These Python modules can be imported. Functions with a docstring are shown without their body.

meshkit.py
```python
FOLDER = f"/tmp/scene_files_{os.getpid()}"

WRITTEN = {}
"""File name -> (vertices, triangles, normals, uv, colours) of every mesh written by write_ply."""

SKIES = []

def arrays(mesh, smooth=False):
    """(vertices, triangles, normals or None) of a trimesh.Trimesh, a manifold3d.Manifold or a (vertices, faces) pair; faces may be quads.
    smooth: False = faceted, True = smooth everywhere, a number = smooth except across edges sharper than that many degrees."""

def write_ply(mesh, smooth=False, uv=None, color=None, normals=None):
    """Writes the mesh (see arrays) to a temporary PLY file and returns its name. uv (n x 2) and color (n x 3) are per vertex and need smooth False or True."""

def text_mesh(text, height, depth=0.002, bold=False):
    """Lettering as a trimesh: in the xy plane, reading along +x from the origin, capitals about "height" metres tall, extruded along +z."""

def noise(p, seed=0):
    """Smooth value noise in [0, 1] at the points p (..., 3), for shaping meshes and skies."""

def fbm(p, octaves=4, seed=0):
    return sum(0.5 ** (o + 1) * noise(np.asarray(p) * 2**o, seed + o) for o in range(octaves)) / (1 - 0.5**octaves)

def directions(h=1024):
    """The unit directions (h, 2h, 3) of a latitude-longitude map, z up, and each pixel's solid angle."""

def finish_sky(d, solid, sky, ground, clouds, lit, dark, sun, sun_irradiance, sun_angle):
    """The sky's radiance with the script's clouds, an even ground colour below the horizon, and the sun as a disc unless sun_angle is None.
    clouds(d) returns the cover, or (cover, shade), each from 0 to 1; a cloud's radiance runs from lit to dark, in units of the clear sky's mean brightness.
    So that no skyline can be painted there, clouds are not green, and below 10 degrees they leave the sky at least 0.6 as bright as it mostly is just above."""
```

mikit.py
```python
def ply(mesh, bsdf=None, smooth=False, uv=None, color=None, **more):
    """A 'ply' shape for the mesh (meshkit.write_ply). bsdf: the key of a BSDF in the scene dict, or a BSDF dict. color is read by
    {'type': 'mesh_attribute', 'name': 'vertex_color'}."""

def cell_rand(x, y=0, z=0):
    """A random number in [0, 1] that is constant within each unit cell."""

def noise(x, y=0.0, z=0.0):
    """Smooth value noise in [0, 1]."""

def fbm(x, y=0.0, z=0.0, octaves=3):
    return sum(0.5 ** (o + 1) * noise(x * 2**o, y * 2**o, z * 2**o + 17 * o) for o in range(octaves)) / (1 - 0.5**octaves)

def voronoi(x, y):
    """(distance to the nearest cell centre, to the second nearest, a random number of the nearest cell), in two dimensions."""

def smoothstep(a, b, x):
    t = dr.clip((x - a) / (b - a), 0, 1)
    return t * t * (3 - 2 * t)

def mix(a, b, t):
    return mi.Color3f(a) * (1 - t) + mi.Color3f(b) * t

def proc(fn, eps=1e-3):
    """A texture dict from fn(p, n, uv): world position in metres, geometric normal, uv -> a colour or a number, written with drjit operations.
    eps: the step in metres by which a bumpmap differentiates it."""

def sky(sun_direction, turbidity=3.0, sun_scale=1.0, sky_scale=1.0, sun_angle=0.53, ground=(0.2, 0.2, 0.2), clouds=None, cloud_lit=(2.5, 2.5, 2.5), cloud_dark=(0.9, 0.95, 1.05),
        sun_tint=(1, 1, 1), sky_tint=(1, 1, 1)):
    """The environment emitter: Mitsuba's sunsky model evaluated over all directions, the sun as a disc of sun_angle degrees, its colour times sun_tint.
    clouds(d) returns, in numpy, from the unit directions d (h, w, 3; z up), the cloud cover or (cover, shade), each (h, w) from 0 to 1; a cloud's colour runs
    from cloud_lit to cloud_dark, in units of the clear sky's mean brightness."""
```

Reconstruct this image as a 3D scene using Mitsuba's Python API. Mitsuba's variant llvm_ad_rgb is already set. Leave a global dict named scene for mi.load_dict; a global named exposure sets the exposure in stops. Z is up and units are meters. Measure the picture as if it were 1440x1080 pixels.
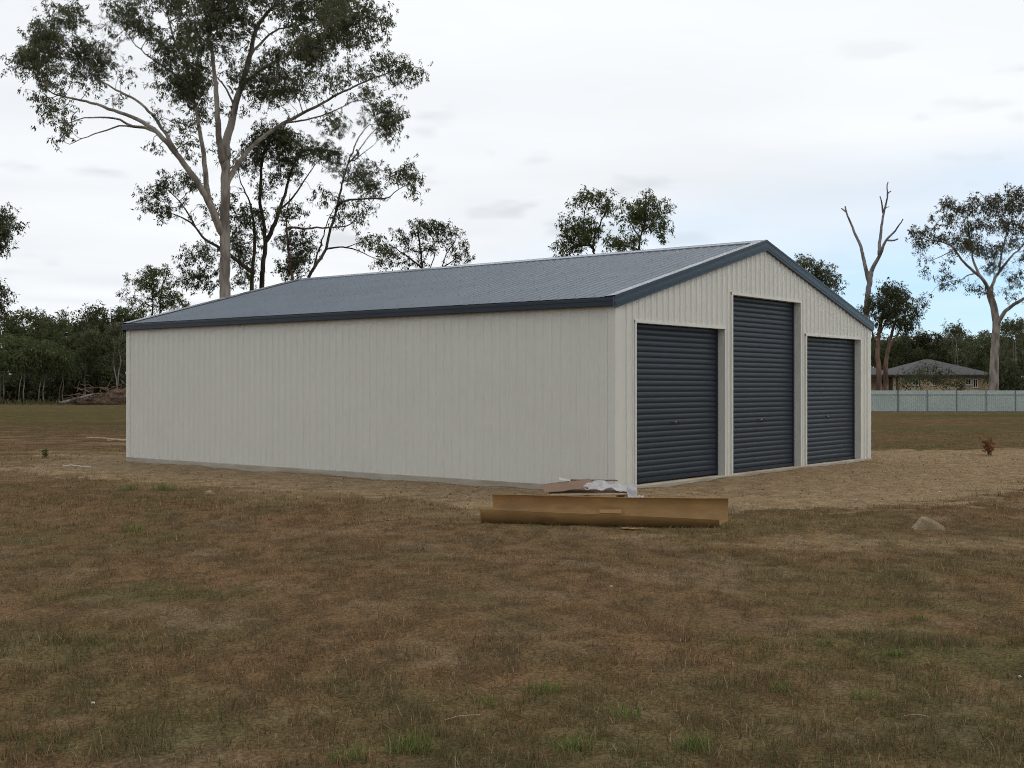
import math
import numpy as np
import trimesh
import drjit as dr
import mitsuba as mi
import mikit
import meshkit
from mikit import proc, noise, fbm, smoothstep, mix
from scipy.spatial import cKDTree

T = mi.ScalarTransform4f
scene, labels = {}, {}

# ------------------------------------------------------------------ camera, sky, exposure
F_PX, EYE = 1686.7, 1.68
scene['camera'] = {'type': 'perspective', 'fov': 2 * math.degrees(math.atan(720 / F_PX)), 'fov_axis': 'x',
                   'near_clip': 0.1, 'far_clip': 6000.0,
                   'to_world': T().look_at(origin=[0, 0, EYE], target=[0, 1, EYE + 0.0011], up=[0, 0, 1])}


def clouds(d):
    az = np.arctan2(d[..., 0], d[..., 1])
    el = np.arcsin(np.clip(d[..., 2], -1, 1))
    # flat layers of cloud, as seen on a plane above
    q = d / np.maximum(d[..., 2:3], 0.06)
    n1 = meshkit.fbm(np.stack([q[..., 0] * 0.55 + 3.1, q[..., 1] * 0.55 + 8.7, np.zeros_like(az)], -1), 5, seed=4)
    n2 = meshkit.fbm(np.stack([np.cos(az) * 14, np.sin(az) * 14, el * 42], -1), 4, seed=11)
    n3 = meshkit.fbm(np.stack([np.cos(az) * 7, np.sin(az) * 7, el * 30], -1), 5, seed=23)
    right = np.clip((az + 0.12) / 0.5, 0, 1) * np.clip((1.9 - az) / 0.5, 0, 1)
    low = np.clip((0.22 - el) / 0.14, 0, 1)
    gap = right * low
    cover = np.clip(1.15 - 1.02 * gap + (n3 - 0.5) * 0.9 * gap, 0.0, 1)
    puffs = np.clip((n2 - 0.64) / 0.12, 0, 1) * np.clip((0.3 - el) / 0.1, 0, 1) * (1 - 0.6 * gap)
    shade = np.clip(0.14 + 0.55 * (n1 - 0.5) + 0.36 * puffs, 0, 1)
    return cover, shade


scene['sky'] = mikit.sky([0.72, 0.12, 0.90], turbidity=3.0, sun_scale=0.10, sun_angle=24, clouds=clouds,
                         cloud_lit=(2.36, 2.42, 2.48), cloud_dark=(1.32, 1.42, 1.54), sky_tint=(0.95, 1.03, 0.98))
exposure = 2.2


# ------------------------------------------------------------------ helpers
def at(px, D):
    """x of a line of sight at the depth D."""
    return (px - 720) / F_PX * D


def hz(py, D):
    return EYE + (542 - py) / F_PX * D


def rgb(c):
    return {'type': 'rgb', 'value': [float(x) for x in c]}


def plain(c, rough=0.6, spec=0.4, **k):
    return {'type': 'twosided', 'b': {'type': 'principled', 'base_color': rgb(c) if isinstance(c, (tuple, list)) else c, 'roughness': rough, 'specular': spec, **k}}


used = {}


def numbered(base):
    n = used.get(base, -1) + 1
    used[base] = n
    return base if n == 0 else f'{base}_{n:03d}'


def obj(name, mesh, bsdf, parent=None, smooth=False, **k):
    key = numbered(f'{parent}__{name}' if parent else name)
    scene[key] = mikit.ply(mesh, bsdf, smooth=smooth, **k)
    return key


def thing(name, label=None, cat=None, group=None, kind=None):
    key = numbered(name)
    tag(key, label, cat, group, kind)
    return key


def tag(key, label=None, cat=None, group=None, kind=None):
    d = labels.setdefault(key, {})
    for k, v in (('label', label), ('category', cat), ('group', group), ('kind', kind)):
        if v:
            d[k] = v
    return key


def join(meshes):
    vs, fs, n = [], [], 0
    for v, f in meshes:
        v, f = np.asarray(v, float), np.asarray(f, int)
        if f.shape[1] == 4:
            f = np.vstack([f[:, [0, 1, 2]], f[:, [0, 2, 3]]])
        vs.append(v)
        fs.append(f + n)
        n += len(v)
    return np.vstack(vs), np.vstack(fs)


def box(x0, x1, y0, y1, z0, z1, bev=0.0):
    if bev <= 0:
        m = trimesh.creation.box(bounds=[[x0, y0, z0], [x1, y1, z1]])
        return np.array(m.vertices), np.array(m.faces)
    p = []
    for sx in (0, 1):
        for sy in (0, 1):
            for sz in (0, 1):
                c = np.array([(x0, x1)[sx], (y0, y1)[sy], (z0, z1)[sz]])
                s = np.array([1 - 2 * sx, 1 - 2 * sy, 1 - 2 * sz]) * bev
                for k in range(3):
                    q = s.copy()
                    q[k] = 0
                    p.append(c + q)
    m = trimesh.convex.convex_hull(np.array(p))
    return np.array(m.vertices), np.array(m.faces)


def xf(mesh, M):
    v, f = mesh
    return v @ np.asarray(M)[:3, :3].T + np.asarray(M)[:3, 3], f


def rotz(a, loc=(0, 0, 0)):
    M = np.eye(4)
    c, s = math.cos(a), math.sin(a)
    M[:2, :2] = [[c, -s], [s, c]]
    M[:3, 3] = loc
    return M


def tube(P, R, sides=6, cap=True):
    P, R = np.asarray(P, float), np.asarray(R, float)
    n = len(P)
    t = np.gradient(P, axis=0)
    t /= np.linalg.norm(t, axis=1, keepdims=True) + 1e-12
    u = np.cross(t[0], [0.31, 0.77, 0.55])
    U = np.empty((n, 3))
    for i in range(n):
        u = u - t[i] * (u @ t[i])
        u /= np.linalg.norm(u) + 1e-12
        U[i] = u
    W = np.cross(t, U)
    a = np.arange(sides) * 2 * np.pi / sides
    v = (P[:, None] + R[:, None, None] * (np.cos(a)[None, :, None] * U[:, None] + np.sin(a)[None, :, None] * W[:, None])).reshape(-1, 3)
    i = np.arange(n - 1)[:, None] * sides
    j = np.arange(sides)[None]
    k = (j + 1) % sides
    f = np.stack([i + j, i + k, i + sides + k, i + sides + j], -1).reshape(-1, 4)
    f = np.vstack([f[:, [0, 1, 2]], f[:, [0, 2, 3]]])
    if cap:
        v = np.vstack([v, P[:1], P[-1:]])
        m = n * sides
        j = np.arange(sides)
        k = (j + 1) % sides
        f = np.vstack([f, np.stack([k, j, j * 0 + m], 1), np.stack([j + m - sides, k + m - sides, j * 0 + m + 1], 1)])
    return v, f


def sheet(cols_xy, zb, zt):
    """A corrugated sheet: the plan points cols_xy (n x 2) run from zb to zt (each a number or n values)."""
    n = len(cols_xy)
    zb, zt = np.broadcast_to(zb, n), np.broadcast_to(zt, n)
    v = np.vstack([np.column_stack([cols_xy, zb]), np.column_stack([cols_xy, zt])])
    i = np.arange(n - 1)
    return v, np.stack([i, i + 1, i + n + 1, i + n], 1)


def nz(x, y, z=0.0, octaves=1):
    """mikit's noise (or fbm) in numpy, the same numbers."""
    x, y = np.asarray(x, float), np.asarray(y, float)
    s = 0
    for o in range(octaves):
        s = s + 0.5 ** (o + 1) * meshkit.noise(np.stack([x * 2**o + 1e6, y * 2**o + 1e6, np.full_like(x, z * 2**o + 17 * o + 1e6)], -1))
    return s / (1 - 0.5**octaves)


# ------------------------------------------------------------------ materials
def steel(c, rough, amt=0.06, spec=0.4):
    def col(p, n, uv):
        k = fbm(p.x * 1.1 + p.y * 0.6, p.z * 1.3, p.y * 0.9, 4)
        g = noise(p.x * 31, p.y * 31, p.z * 31)
        return mi.Color3f(c) * (1 + amt * (k - 0.5) * 2 + 0.03 * (g - 0.5))

    def r(p, n, uv):
        return rough + 0.14 * (fbm(p.x * 2.1, p.y * 2.1, p.z * 1.1, 3) - 0.5)
    return {'type': 'twosided', 'b': {'type': 'principled', 'base_color': proc(col), 'roughness': proc(r), 'specular': spec}}


scene['cream_steel'] = steel((0.515, 0.51, 0.462), 0.42, 0.035)
scene['roof_steel'] = steel((0.090, 0.112, 0.140), 0.42, 0.12, 0.30)
scene['trim_steel'] = steel((0.020, 0.028, 0.038), 0.17, 0.06, 0.16)
scene['ridge_steel'] = steel((0.090, 0.112, 0.140), 0.16, 0.10, 0.3)
scene['door_steel'] = steel((0.020, 0.027, 0.037), 0.36, 0.06, 0.20)
scene['black_rubber'] = plain((0.012, 0.012, 0.013), 0.7)
scene['dark_metal'] = plain((0.02, 0.02, 0.022), 0.45)
scene['bright_metal'] = {'type': 'twosided', 'b': {'type': 'roughconductor', 'material': 'Cr', 'alpha': 0.3}}


def concrete_col(p, n, uv):
    k = fbm(p.x * 3, p.y * 3, p.z * 6, 5)
    s = smoothstep(0.45, 0.75, fbm(p.x * 0.9, p.y * 0.9, p.z * 5 + 4, 4))
    return mix(mix((0.40, 0.37, 0.31), (0.26, 0.235, 0.19), k), (0.22, 0.165, 0.11), s * 0.75)


scene['concrete'] = plain(proc(concrete_col), 0.85, 0.2)

# ------------------------------------------------------------------ the shed's frame
NX, NY, TH = 1.6728, 19.5098, 0.8942
W, L, H, APEX = 10.525, 13.6855, 2.98, 4.50
PITCH = 0.19
RF = np.array([math.cos(TH), math.sin(TH)])
SD = np.array([-math.sin(TH), math.cos(TH)])
M_SHED = rotz(TH, (NX, NY, 0))


def shed_local(x, y):
    dx, dy = x - NX, y - NY
    return dx * RF[0] + dy * RF[1], dx * SD[0] + dy * SD[1]


# ------------------------------------------------------------------ the ground
class NumpyOps:
    minimum, maximum, sqrt, exp = np.minimum, np.maximum, np.sqrt, np.exp

    @staticmethod
    def fbm(x, y, z, o):
        return nz(x, y, z, o)

    @staticmethod
    def ss(a, b, x):
        t = np.clip((x - a) / (b - a), 0, 1)
        return t * t * (3 - 2 * t)


class DrOps:
    minimum, maximum, sqrt, exp = dr.minimum, dr.maximum, dr.sqrt, dr.exp
    fbm = staticmethod(lambda x, y, z, o: fbm(x, y, z, o))
    ss = staticmethod(smoothstep)


GREEN = [(-2.9, 8.2, 1.3, 0.8), (-4.6, 14.0, 1.6, 0.6), (-5.6, 19.1, 0.9, 0.35), (2.7, 8.2, 1.3, 0.9), (0.4, 6.0, 1.6, 0.8), (-1.9, 6.3, 0.9, 0.5), (2.6, 6.4, 1.3, 0.7), (3.2, 9.8, 1.0, 0.5), (-3.4, 10.3, 1.1, 0.5)]
BARE = [(-0.6, 12.0, 1.9, 0.30), (2.1, 9.0, 1.0, 0.4), (-1.2, 8.2, 0.9, 0.3), (4.6, 13.6, 3.2, 1.1), (3.0, 13.4, 1.8, .5), (1.5, 14.0, 2.2, 0.3), (-2.4, 6.4, 0.8, 0.25), (-6, 24, 5, 0.5), (-12, 32, 6, 0.7)]


def dirt(x, y, o):
    """Where the soil lies bare, 0 to 1: the building pad round the shed, streaks and worn patches."""
    a, b = shed_local(x, y)
    n = o.fbm(x * 0.55, y * 0.55, 3.0, 4) - 0.5
    m = o.fbm(x * 2.6, y * 2.6, 7.0, 4) - 0.5
    da, db = o.maximum(o.maximum(-a, a - W), 0.0), o.maximum(o.maximum(-b, b - L), 0.0)
    front = o.ss(0.3, -0.6, b)
    reach = 2.3 + 2.7 * front * o.ss(-1.5, 2.5, a) + 3.4 * o.ss(W - 1, W + 2.0, a) * o.ss(5.0, 0.0, b)
    d = o.sqrt(da * da + db * db) - reach
    pad = o.ss(1.5, -0.9, d + 2.8 * n + 2.6 * m)
    st = o.fbm(x * 0.16, y * 0.75 + 2.5 * n, 5.0, 4)
    streak = o.ss(0.50, 0.68, st + 0.35 * m) * o.ss(17.0, 24.0, y) * o.ss(75.0, 36.0, y + 14.0 * n) * o.ss(-3.0, -9.0, x)
    worn = o.ss(0.60, 0.82, o.fbm(x * 0.42, y * 0.42 + 9, 2.0, 5) + 0.22 * m)
    s = 0.0
    for (cx, cy, rx, ry) in BARE:
        s = o.maximum(s, o.ss(1.2, 0.2, o.sqrt(((x - cx) / rx) * ((x - cx) / rx) + ((y - cy) / ry) * ((y - cy) / ry)) + 2.2 * n + 1.4 * m))
    return o.maximum(o.maximum(pad, 0.85 * streak), o.maximum(0.42 * worn, 0.50 * s))


def greenness(x, y, o):
    n = o.fbm(x * 0.5 + 11, y * 0.5, 13.0, 4) - 0.5
    m = o.fbm(x * 3.0 + 5, y * 3.0, 17.0, 3) - 0.5
    g = o.ss(0.52, 0.78, o.fbm(x * 0.33 + 40, y * 0.33, 8.0, 5) + 0.2 * m) * 0.75
    for (cx, cy, rx, ry) in GREEN:
        g = o.maximum(g, o.ss(1.25, 0.3, o.sqrt(((x - cx) / rx) * ((x - cx) / rx) + ((y - cy) / ry) * ((y - cy) / ry)) + 1.6 * n + 1.2 * m))
    far = o.ss(28.0, 62.0, y) * (0.42 + 2.6 * (o.fbm(x * 0.045, y * 0.20, 21.0, 5) - 0.5) + 1.0 * m)
    band = o.ss(.35, .6, o.fbm(x * 0.06, y * 0.3, 33.0, 4)) * o.maximum(o.ss(7.0, 1.0, o.maximum(y - 71.0, 71.0 - y)) * o.ss(8.0, 14.0, x), o.ss(12.0, 3.0, o.maximum(y - 101.0, 101.0 - y)) * o.ss(-12.0, -20.0, x))
    return o.maximum(o.maximum(g, far), 1.3 * band)


def ground_z(x, y):
    x, y = np.asarray(x, float), np.asarray(y, float)
    a, b = shed_local(x, y)
    da, db = np.maximum(np.maximum(-a, a - W), 0), np.maximum(np.maximum(-b, b - L), 0)
    d = np.sqrt(da**2 + db**2)
    base = -0.10 + 0.05 * NumpyOps.ss(1.5, 0.0, d) * (b < 0.3)
    base = np.where((da == 0) & (db == 0), -0.14, base)
    far = NumpyOps.ss(22, 60, np.hypot(x, y - 15))
    fine = NumpyOps.ss(34, 16, np.abs(x)) * NumpyOps.ss(40, 31, y)
    bank = 0.10 * NumpyOps.ss(1.2, 0.0, np.abs(d - 5.2)) * (b < 0) * (nz(x * 0.3, y * 0.3, 4.0, 2))
    und = 0.10 * (nz(x * 0.16, y * 0.16, 1.0, 2) - 0.5) + fine * (0.045 * (nz(x * 0.9, y * 0.9, 2.0, 3) - 0.5) + 0.030 * (nz(x * 3.3, y * 3.3, 5.0, 3) - 0.5))
    near_shed = NumpyOps.ss(0.0, 1.3, d)
    base = base + (d > 0) * NumpyOps.ss(1.2, 0.0, d) * 0.075 * (nz(x * 1.3, y * 1.3, 61.0, 3) - 0.5)
    return base + bank + und * (0.25 + 0.75 * near_shed) * (1 - far)


def graded(lo, hi, step, out_lo, out_hi, grow=1.16):
    c = list(np.arange(lo, hi + 1e-6, step))
    s = step
    while c[-1] < out_hi:
        s *= grow
        c.append(c[-1] + s)
    s, left = step, [c[0]]
    while left[-1] > out_lo:
        s *= grow
        left.append(left[-1] - s)
    return np.array(left[:0:-1] + c)


gx, gy = graded(-13, 17, 0.085, -2500, 2500), graded(4.2, 32, 0.085, -1500, 3500)
GX, GY = np.meshgrid(gx, gy)
GZ = ground_z(GX, GY)
gi = np.arange(len(gy) - 1)[:, None] * len(gx) + np.arange(len(gx) - 1)[None]
gv = np.stack([GX.ravel(), GY.ravel(), GZ.ravel()], 1)
gf = np.stack([gi, gi + 1, gi + 1 + len(gx), gi + len(gx)], -1).reshape(-1, 4)


def turf(x, y, o):
    """How the dead turf varies: (olive rather than red brown, dark tussocks, pale thatch, straw), each 0 to 1."""
    a, b = shed_local(x, y)
    w = 2.2 * (o.fbm(x * 0.8, y * 0.8, 39.0, 3) - 0.5)
    m1 = o.ss(0.22, 0.80, o.fbm(x * 1.9 + 3 + w, y * 1.1 - w, 41.0, 6))
    m2 = o.ss(0.34, 0.70, o.fbm(x * 6.1 + w, y * 3.7 + 7 - w, 43.0, 4))
    m3 = o.ss(0.54, 0.80, o.fbm(x * 1.8 + 9 - w, y * 1.5 + w, 47.0, 6))
    da, db = o.maximum(o.maximum(-a, a - W), 0.0), o.maximum(o.maximum(-b, b - L), 0.0)
    st = o.ss(5.2, 2.0, o.sqrt(da * da + db * db) + 5.0 * (o.fbm(x * 0.5, y * 0.6, 51.0, 4) - 0.5))
    return m1, m2, m3, st


def ground_col(p, n, uv):
    d = dirt(p.x, p.y, DrOps)
    g = greenness(p.x, p.y, DrOps)
    m1, m2, m3, st = turf(p.x, p.y, DrOps)
    k = fbm(p.x * 6.5, p.y * 6.5, 1.0, 5)
    fine = noise(p.x * 70, p.y * 70)
    fine2 = noise(p.x * 23, p.y * 23, 3.0)
    soil = mix((0.310, 0.228, 0.138), (0.205, 0.147, 0.087), smoothstep(0.2, 0.8, k))
    soil = mix(soil, (0.39, 0.295, 0.185), smoothstep(0.62, 0.85, fine2) * 0.5)
    a, b = shed_local(p.x, p.y)
    near = smoothstep(9.5, 5.0, dr.maximum(dr.maximum(-a, a - W), dr.maximum(-b, b - L)) + 5 * (fbm(p.x * .4, p.y * .4, 71.0, 3) - .5))
    field = mix((0.205, 0.135, 0.086), (0.105, 0.070, 0.046), smoothstep(0.3, 0.7, fbm(p.x * 1.1, p.y * 1.6, 73.0, 4)))
    soil = mix(field, soil, near)
    dry = mix((0.174, 0.110, 0.060), (0.134, 0.098, 0.053), m1)
    dry = mix(dry, (0.064, 0.047, 0.029), m2 * 0.52)
    dry = mix(dry, (0.215, 0.155, 0.102), m3 * 0.50)
    dry = mix(dry, (0.220, 0.165, 0.095), st * 0.60)
    grn = mix((0.086, 0.108, 0.036), (0.050, 0.066, 0.024), k)
    c = mix(dry, grn, dr.minimum(g * mix(0.34, 0.62, smoothstep(25.0, 55.0, p.y)).x, 0.9))
    return mix(c, soil, smoothstep(0.25, 0.75, d)) * (0.44 + 0.66 * fine)


def ground_bump(p, n, uv):
    return 0.012 * fbm(p.x * 9, p.y * 9, 0.0, 4) + 0.004 * noise(p.x * 60, p.y * 60, 2.0)


scene['soil'] = {'type': 'twosided', 'b': {'type': 'bumpmap', 't': proc(ground_bump, eps=4e-3), 'b': {'type': 'diffuse', 'reflectance': proc(ground_col)}}}
tag(obj('ground', (gv, gf), 'soil', smooth=True), 'flat paddock of bare tan soil and short brown grass', kind='structure')

# ------------------------------------------------------------------ short dry grass
VC = {'type': 'mesh_attribute', 'name': 'vertex_color'}
scene['grass_blade'] = {'type': 'principledthin', 'base_color': VC, 'roughness': 0.7, 'diff_trans': 0.6, 'spec_trans': 0.0}
scene['leaf'] = {'type': 'principledthin', 'base_color': VC, 'roughness': 0.45, 'diff_trans': 0.8, 'spec_trans': 0.0, 'eta': 1.45}


def blades(x, y, h, w, rng, colors, lean=0.9, thin=None):
    """Bent blades of grass: three triangles to a blade, or one where thin is true."""
    n = len(x)
    z = ground_z(x, y)
    az, tilt = rng.uniform(0, 2 * np.pi, n), np.abs(rng.normal(lean * .6, lean * .6, n)).clip(0, 1.45)
    dirv = np.stack([np.cos(az) * np.sin(tilt), np.sin(az) * np.sin(tilt), np.cos(tilt)], 1)
    side = np.stack([np.cos(az + 1.57 + rng.normal(0, .5, n)), np.sin(az + 1.57), np.zeros(n)], 1) * (w / 2)[:, None]
    b = np.stack([x, y, z - 0.004], 1)
    m = b + dirv * (h * 0.55)[:, None]
    tip = b + dirv * h[:, None] + np.stack([np.cos(az), np.sin(az), -np.ones(n) * 0.5], 1) * (h * rng.uniform(0, .3, n))[:, None]
    thin = np.zeros(n, bool) if thin is None else thin
    k = ~thin
    v5 = np.stack([b - side, b + side, m + side * .8, m - side * .8, tip], 1)[k].reshape(-1, 3)
    i = np.arange(k.sum())[:, None] * 5
    f = [np.concatenate([i + [[0, 1, 2]], i + [[0, 2, 3]], i + [[3, 2, 4]]], 0)]
    v3 = np.stack([b - side, b + side, tip], 1)[thin].reshape(-1, 3)
    f.append(np.arange(len(v3)).reshape(-1, 3) + len(v5))
    return (np.vstack([v5, v3]), np.vstack(f)), np.vstack([np.repeat(colors[k], 5, axis=0), np.repeat(colors[thin], 3, axis=0)])


def field_grass():
    rng = np.random.default_rng(5)
    xs, ys = [], []
    for y0, y1, dens in ((4.6, 6.5, 4600), (6.5, 9, 3000), (9, 13, 1800), (13, 19, 900), (19, 30, 300), (30, 50, 70)):
        half = 0.45 * y1 + 0.4
        n = int(dens * 2 * half * (y1 - y0))
        x, y = rng.uniform(-half, half, n), rng.uniform(y0, y1, n)
        ok = np.abs(x) < 0.45 * y + 0.4
        xs.append(x[ok])
        ys.append(y[ok])
    x, y = np.concatenate(xs), np.concatenate(ys)
    a, b = shed_local(x, y)
    d = dirt(x, y, NumpyOps)
    clump = nz(x * 7, y * 7, 9.0, 2)
    inside = (a > -0.06) & (a < W + .06) & (b > -0.06) & (b < L + .06)
    m1, m2, m3, st = turf(x, y, NumpyOps)
    keep = (rng.uniform(0, 1, len(x)) < (1 - d) ** 1.5 * (0.10 + 1.1 * NumpyOps.ss(0.36, 0.62, clump) + .35 * m2 - .25 * m3) + 0.02) & ~inside & (rng.uniform(0, 1, len(x)) > NumpyOps.ss(42, 50, y))
    x, y, clump, m1, m2, m3, st = (q[keep] for q in (x, y, clump, m1, m2, m3, st))
    g = greenness(x, y, NumpyOps)
    n = len(x)
    h = rng.uniform(0.018, 0.052, n) * (0.5 + 1.2 * clump) * (1 + 0.8 * g * rng.uniform(0, 1, n)) * (.8 + .5 * m2) * np.clip(y / 14, 1, 1.4)
    w = rng.uniform(0.0022, 0.0045, n) * np.clip(y / 7, 1, 4)
    red = np.array([(0.225, 0.145, 0.074), (0.172, 0.107, 0.056), (0.128, 0.080, 0.043), (0.36, 0.265, 0.155)])
    olv = np.array([(0.182, 0.137, 0.070), (0.145, 0.110, 0.056), (0.110, 0.086, 0.045), (0.32, 0.25, 0.15)])
    stw = np.array([(0.31, 0.235, 0.125), (0.25, 0.19, 0.10), (0.20, 0.15, 0.085), (0.36, 0.29, 0.18)])
    i = rng.choice(4, n, p=[.36, .34, .22, .08])
    pick = rng.uniform(0, 1, n)
    c = np.where((pick < m1 * .75)[:, None], olv[i], red[i])
    c = np.where((rng.uniform(0, 1, n) < st * .55 + .06)[:, None], stw[i], c)
    gp = np.array([(0.092, 0.108, 0.042), (0.125, 0.128, 0.054), (0.070, 0.084, 0.036)])[rng.choice(3, n)]
    isg = rng.uniform(0, 1, n) < 0.06 + 0.36 * g
    c = np.where(isg[:, None], gp, c) * [.95, .92, .93] * rng.uniform(.70, 1.25, (n, 1))
    m, col = blades(x, y, h, w, rng, c, lean=1.0, thin=y > 8.5)
    return obj('dry_grass', m, 'grass_blade', smooth=False, color=col)


tag(field_grass(), 'short dry brown grass with faded green patches', 'grass', kind='stuff')


# bright green tufts that stand out of the dry turf, one by one
def tuft(px, py, size, n, label, seed):
    rng = np.random.default_rng(seed)
    D = F_PX * (EYE + 0.10) / (py - 542)
    x0, y0 = at(px, D), D
    x, y = x0 + rng.normal(0, size * .40, n).clip(-size * .6, size * .6), y0 + rng.normal(0, size * .40, n).clip(-size * .6, size * .6)
    h = rng.uniform(.45, 1.0, n) * size * 0.75
    w = rng.uniform(.004, .008, n)
    c = np.array([(0.135, 0.168, 0.050), (0.100, 0.132, 0.040), (0.165, 0.172, 0.066), (0.24, 0.20, 0.11)])[rng.choice(4, n, p=[.4, .35, .15, .1])] * rng.uniform(.8, 1.2, (n, 1))
    m, col = blades(x, y, h, w, rng, c, lean=0.6)
    tag(obj('grass_tuft', m, 'grass_blade', color=col), label, 'grass', 'green tufts in the dry grass')


TUFTS = [
    (575, 1050, .17, 150, 'large bright green grass tuft at the bottom edge of the photo, left of centre'),
    (492, 1062, .13, 90, 'smaller green grass tuft just left of the large bottom edge tuft'),
    (682, 985, .10, 50, 'straw tipped thin grass tuft above the large bottom edge tuft'),
    (765, 968, .15, 90, 'spiky light green tuft standing alone near the lower middle'),
    (805, 1052, .14, 90, 'green tuft low in the photo, first right of the centre line'),
    (880, 1000, .12, 80, 'yellow green tuft between the spiky tuft and the bottom edge'),
    (975, 1050, .15, 100, 'broad green tuft low in the photo, under the gable doors'),
    (1158, 903, .09, 50, 'small upright green tuft in the right half of the turf'),
    (1252, 916, .11, 80, 'bright green tuft, lower of the pair on the right side turf'),
    (1290, 868, .10, 60, 'pale green tuft, upper of the pair on the right side turf'),
    (1215, 975, .12, 80, 'dull green tuft nearest the lower right corner'),
    (1100, 965, .11, 70, 'low green tuft left of the dull corner tuft'),
    (230, 690, .30, 160, 'dark green weed patch on the pale soil left of the shed wall'),
    (178, 690, .24, 120, 'dark green weed patch farther left of the shed wall'),
    (188, 748, .20, 90, 'blue green weed patch in the turf below the left weeds'),
]
for i, t in enumerate(TUFTS):
    tuft(*t[:4], t[4], 100 + i)

# clods and crumbs of soil on the building pad
def clods():
    rng = np.random.default_rng(9)
    n = 9000
    x, y = rng.uniform(-14, 16, n), rng.uniform(13, 31, n)
    a, b = shed_local(x, y)
    d = dirt(x, y, NumpyOps)
    ok = (d > .45) & ~((a > -.15) & (a < W + .15) & (b > -.15) & (b < L + .15))
    x, y = x[ok], y[ok]
    n = len(x)
    s = 0.007 + 0.022 * rng.uniform(0, 1, n) ** 3
    octa = np.array([(1, 0, 0), (-.9, .2, 0), (0, 1, 0), (.1, -1, 0), (0, 0, .8), (0, 0, -1)], float)
    tri = np.array([(0, 2, 4), (2, 1, 4), (1, 3, 4), (3, 0, 4)])
    v = np.stack([x, y, ground_z(x, y) + s * .1], 1)[:, None] + octa[None] * s[:, None, None] * rng.uniform(.6, 1.3, (n, 6, 3))
    f = (np.arange(n)[:, None, None] * 6 + tri[None]).reshape(-1, 3)
    pal = np.array([(0.24, 0.175, 0.11), (0.15, 0.105, 0.066), (0.10, 0.075, 0.05), (0.33, 0.28, 0.21)])
    c = pal[rng.choice(4, n, p=[.4, .3, .22, .08])]
    return obj('soil_crumbs', (v.reshape(-1, 3), f), 'crumb', color=np.repeat(c, 6, axis=0))


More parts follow.
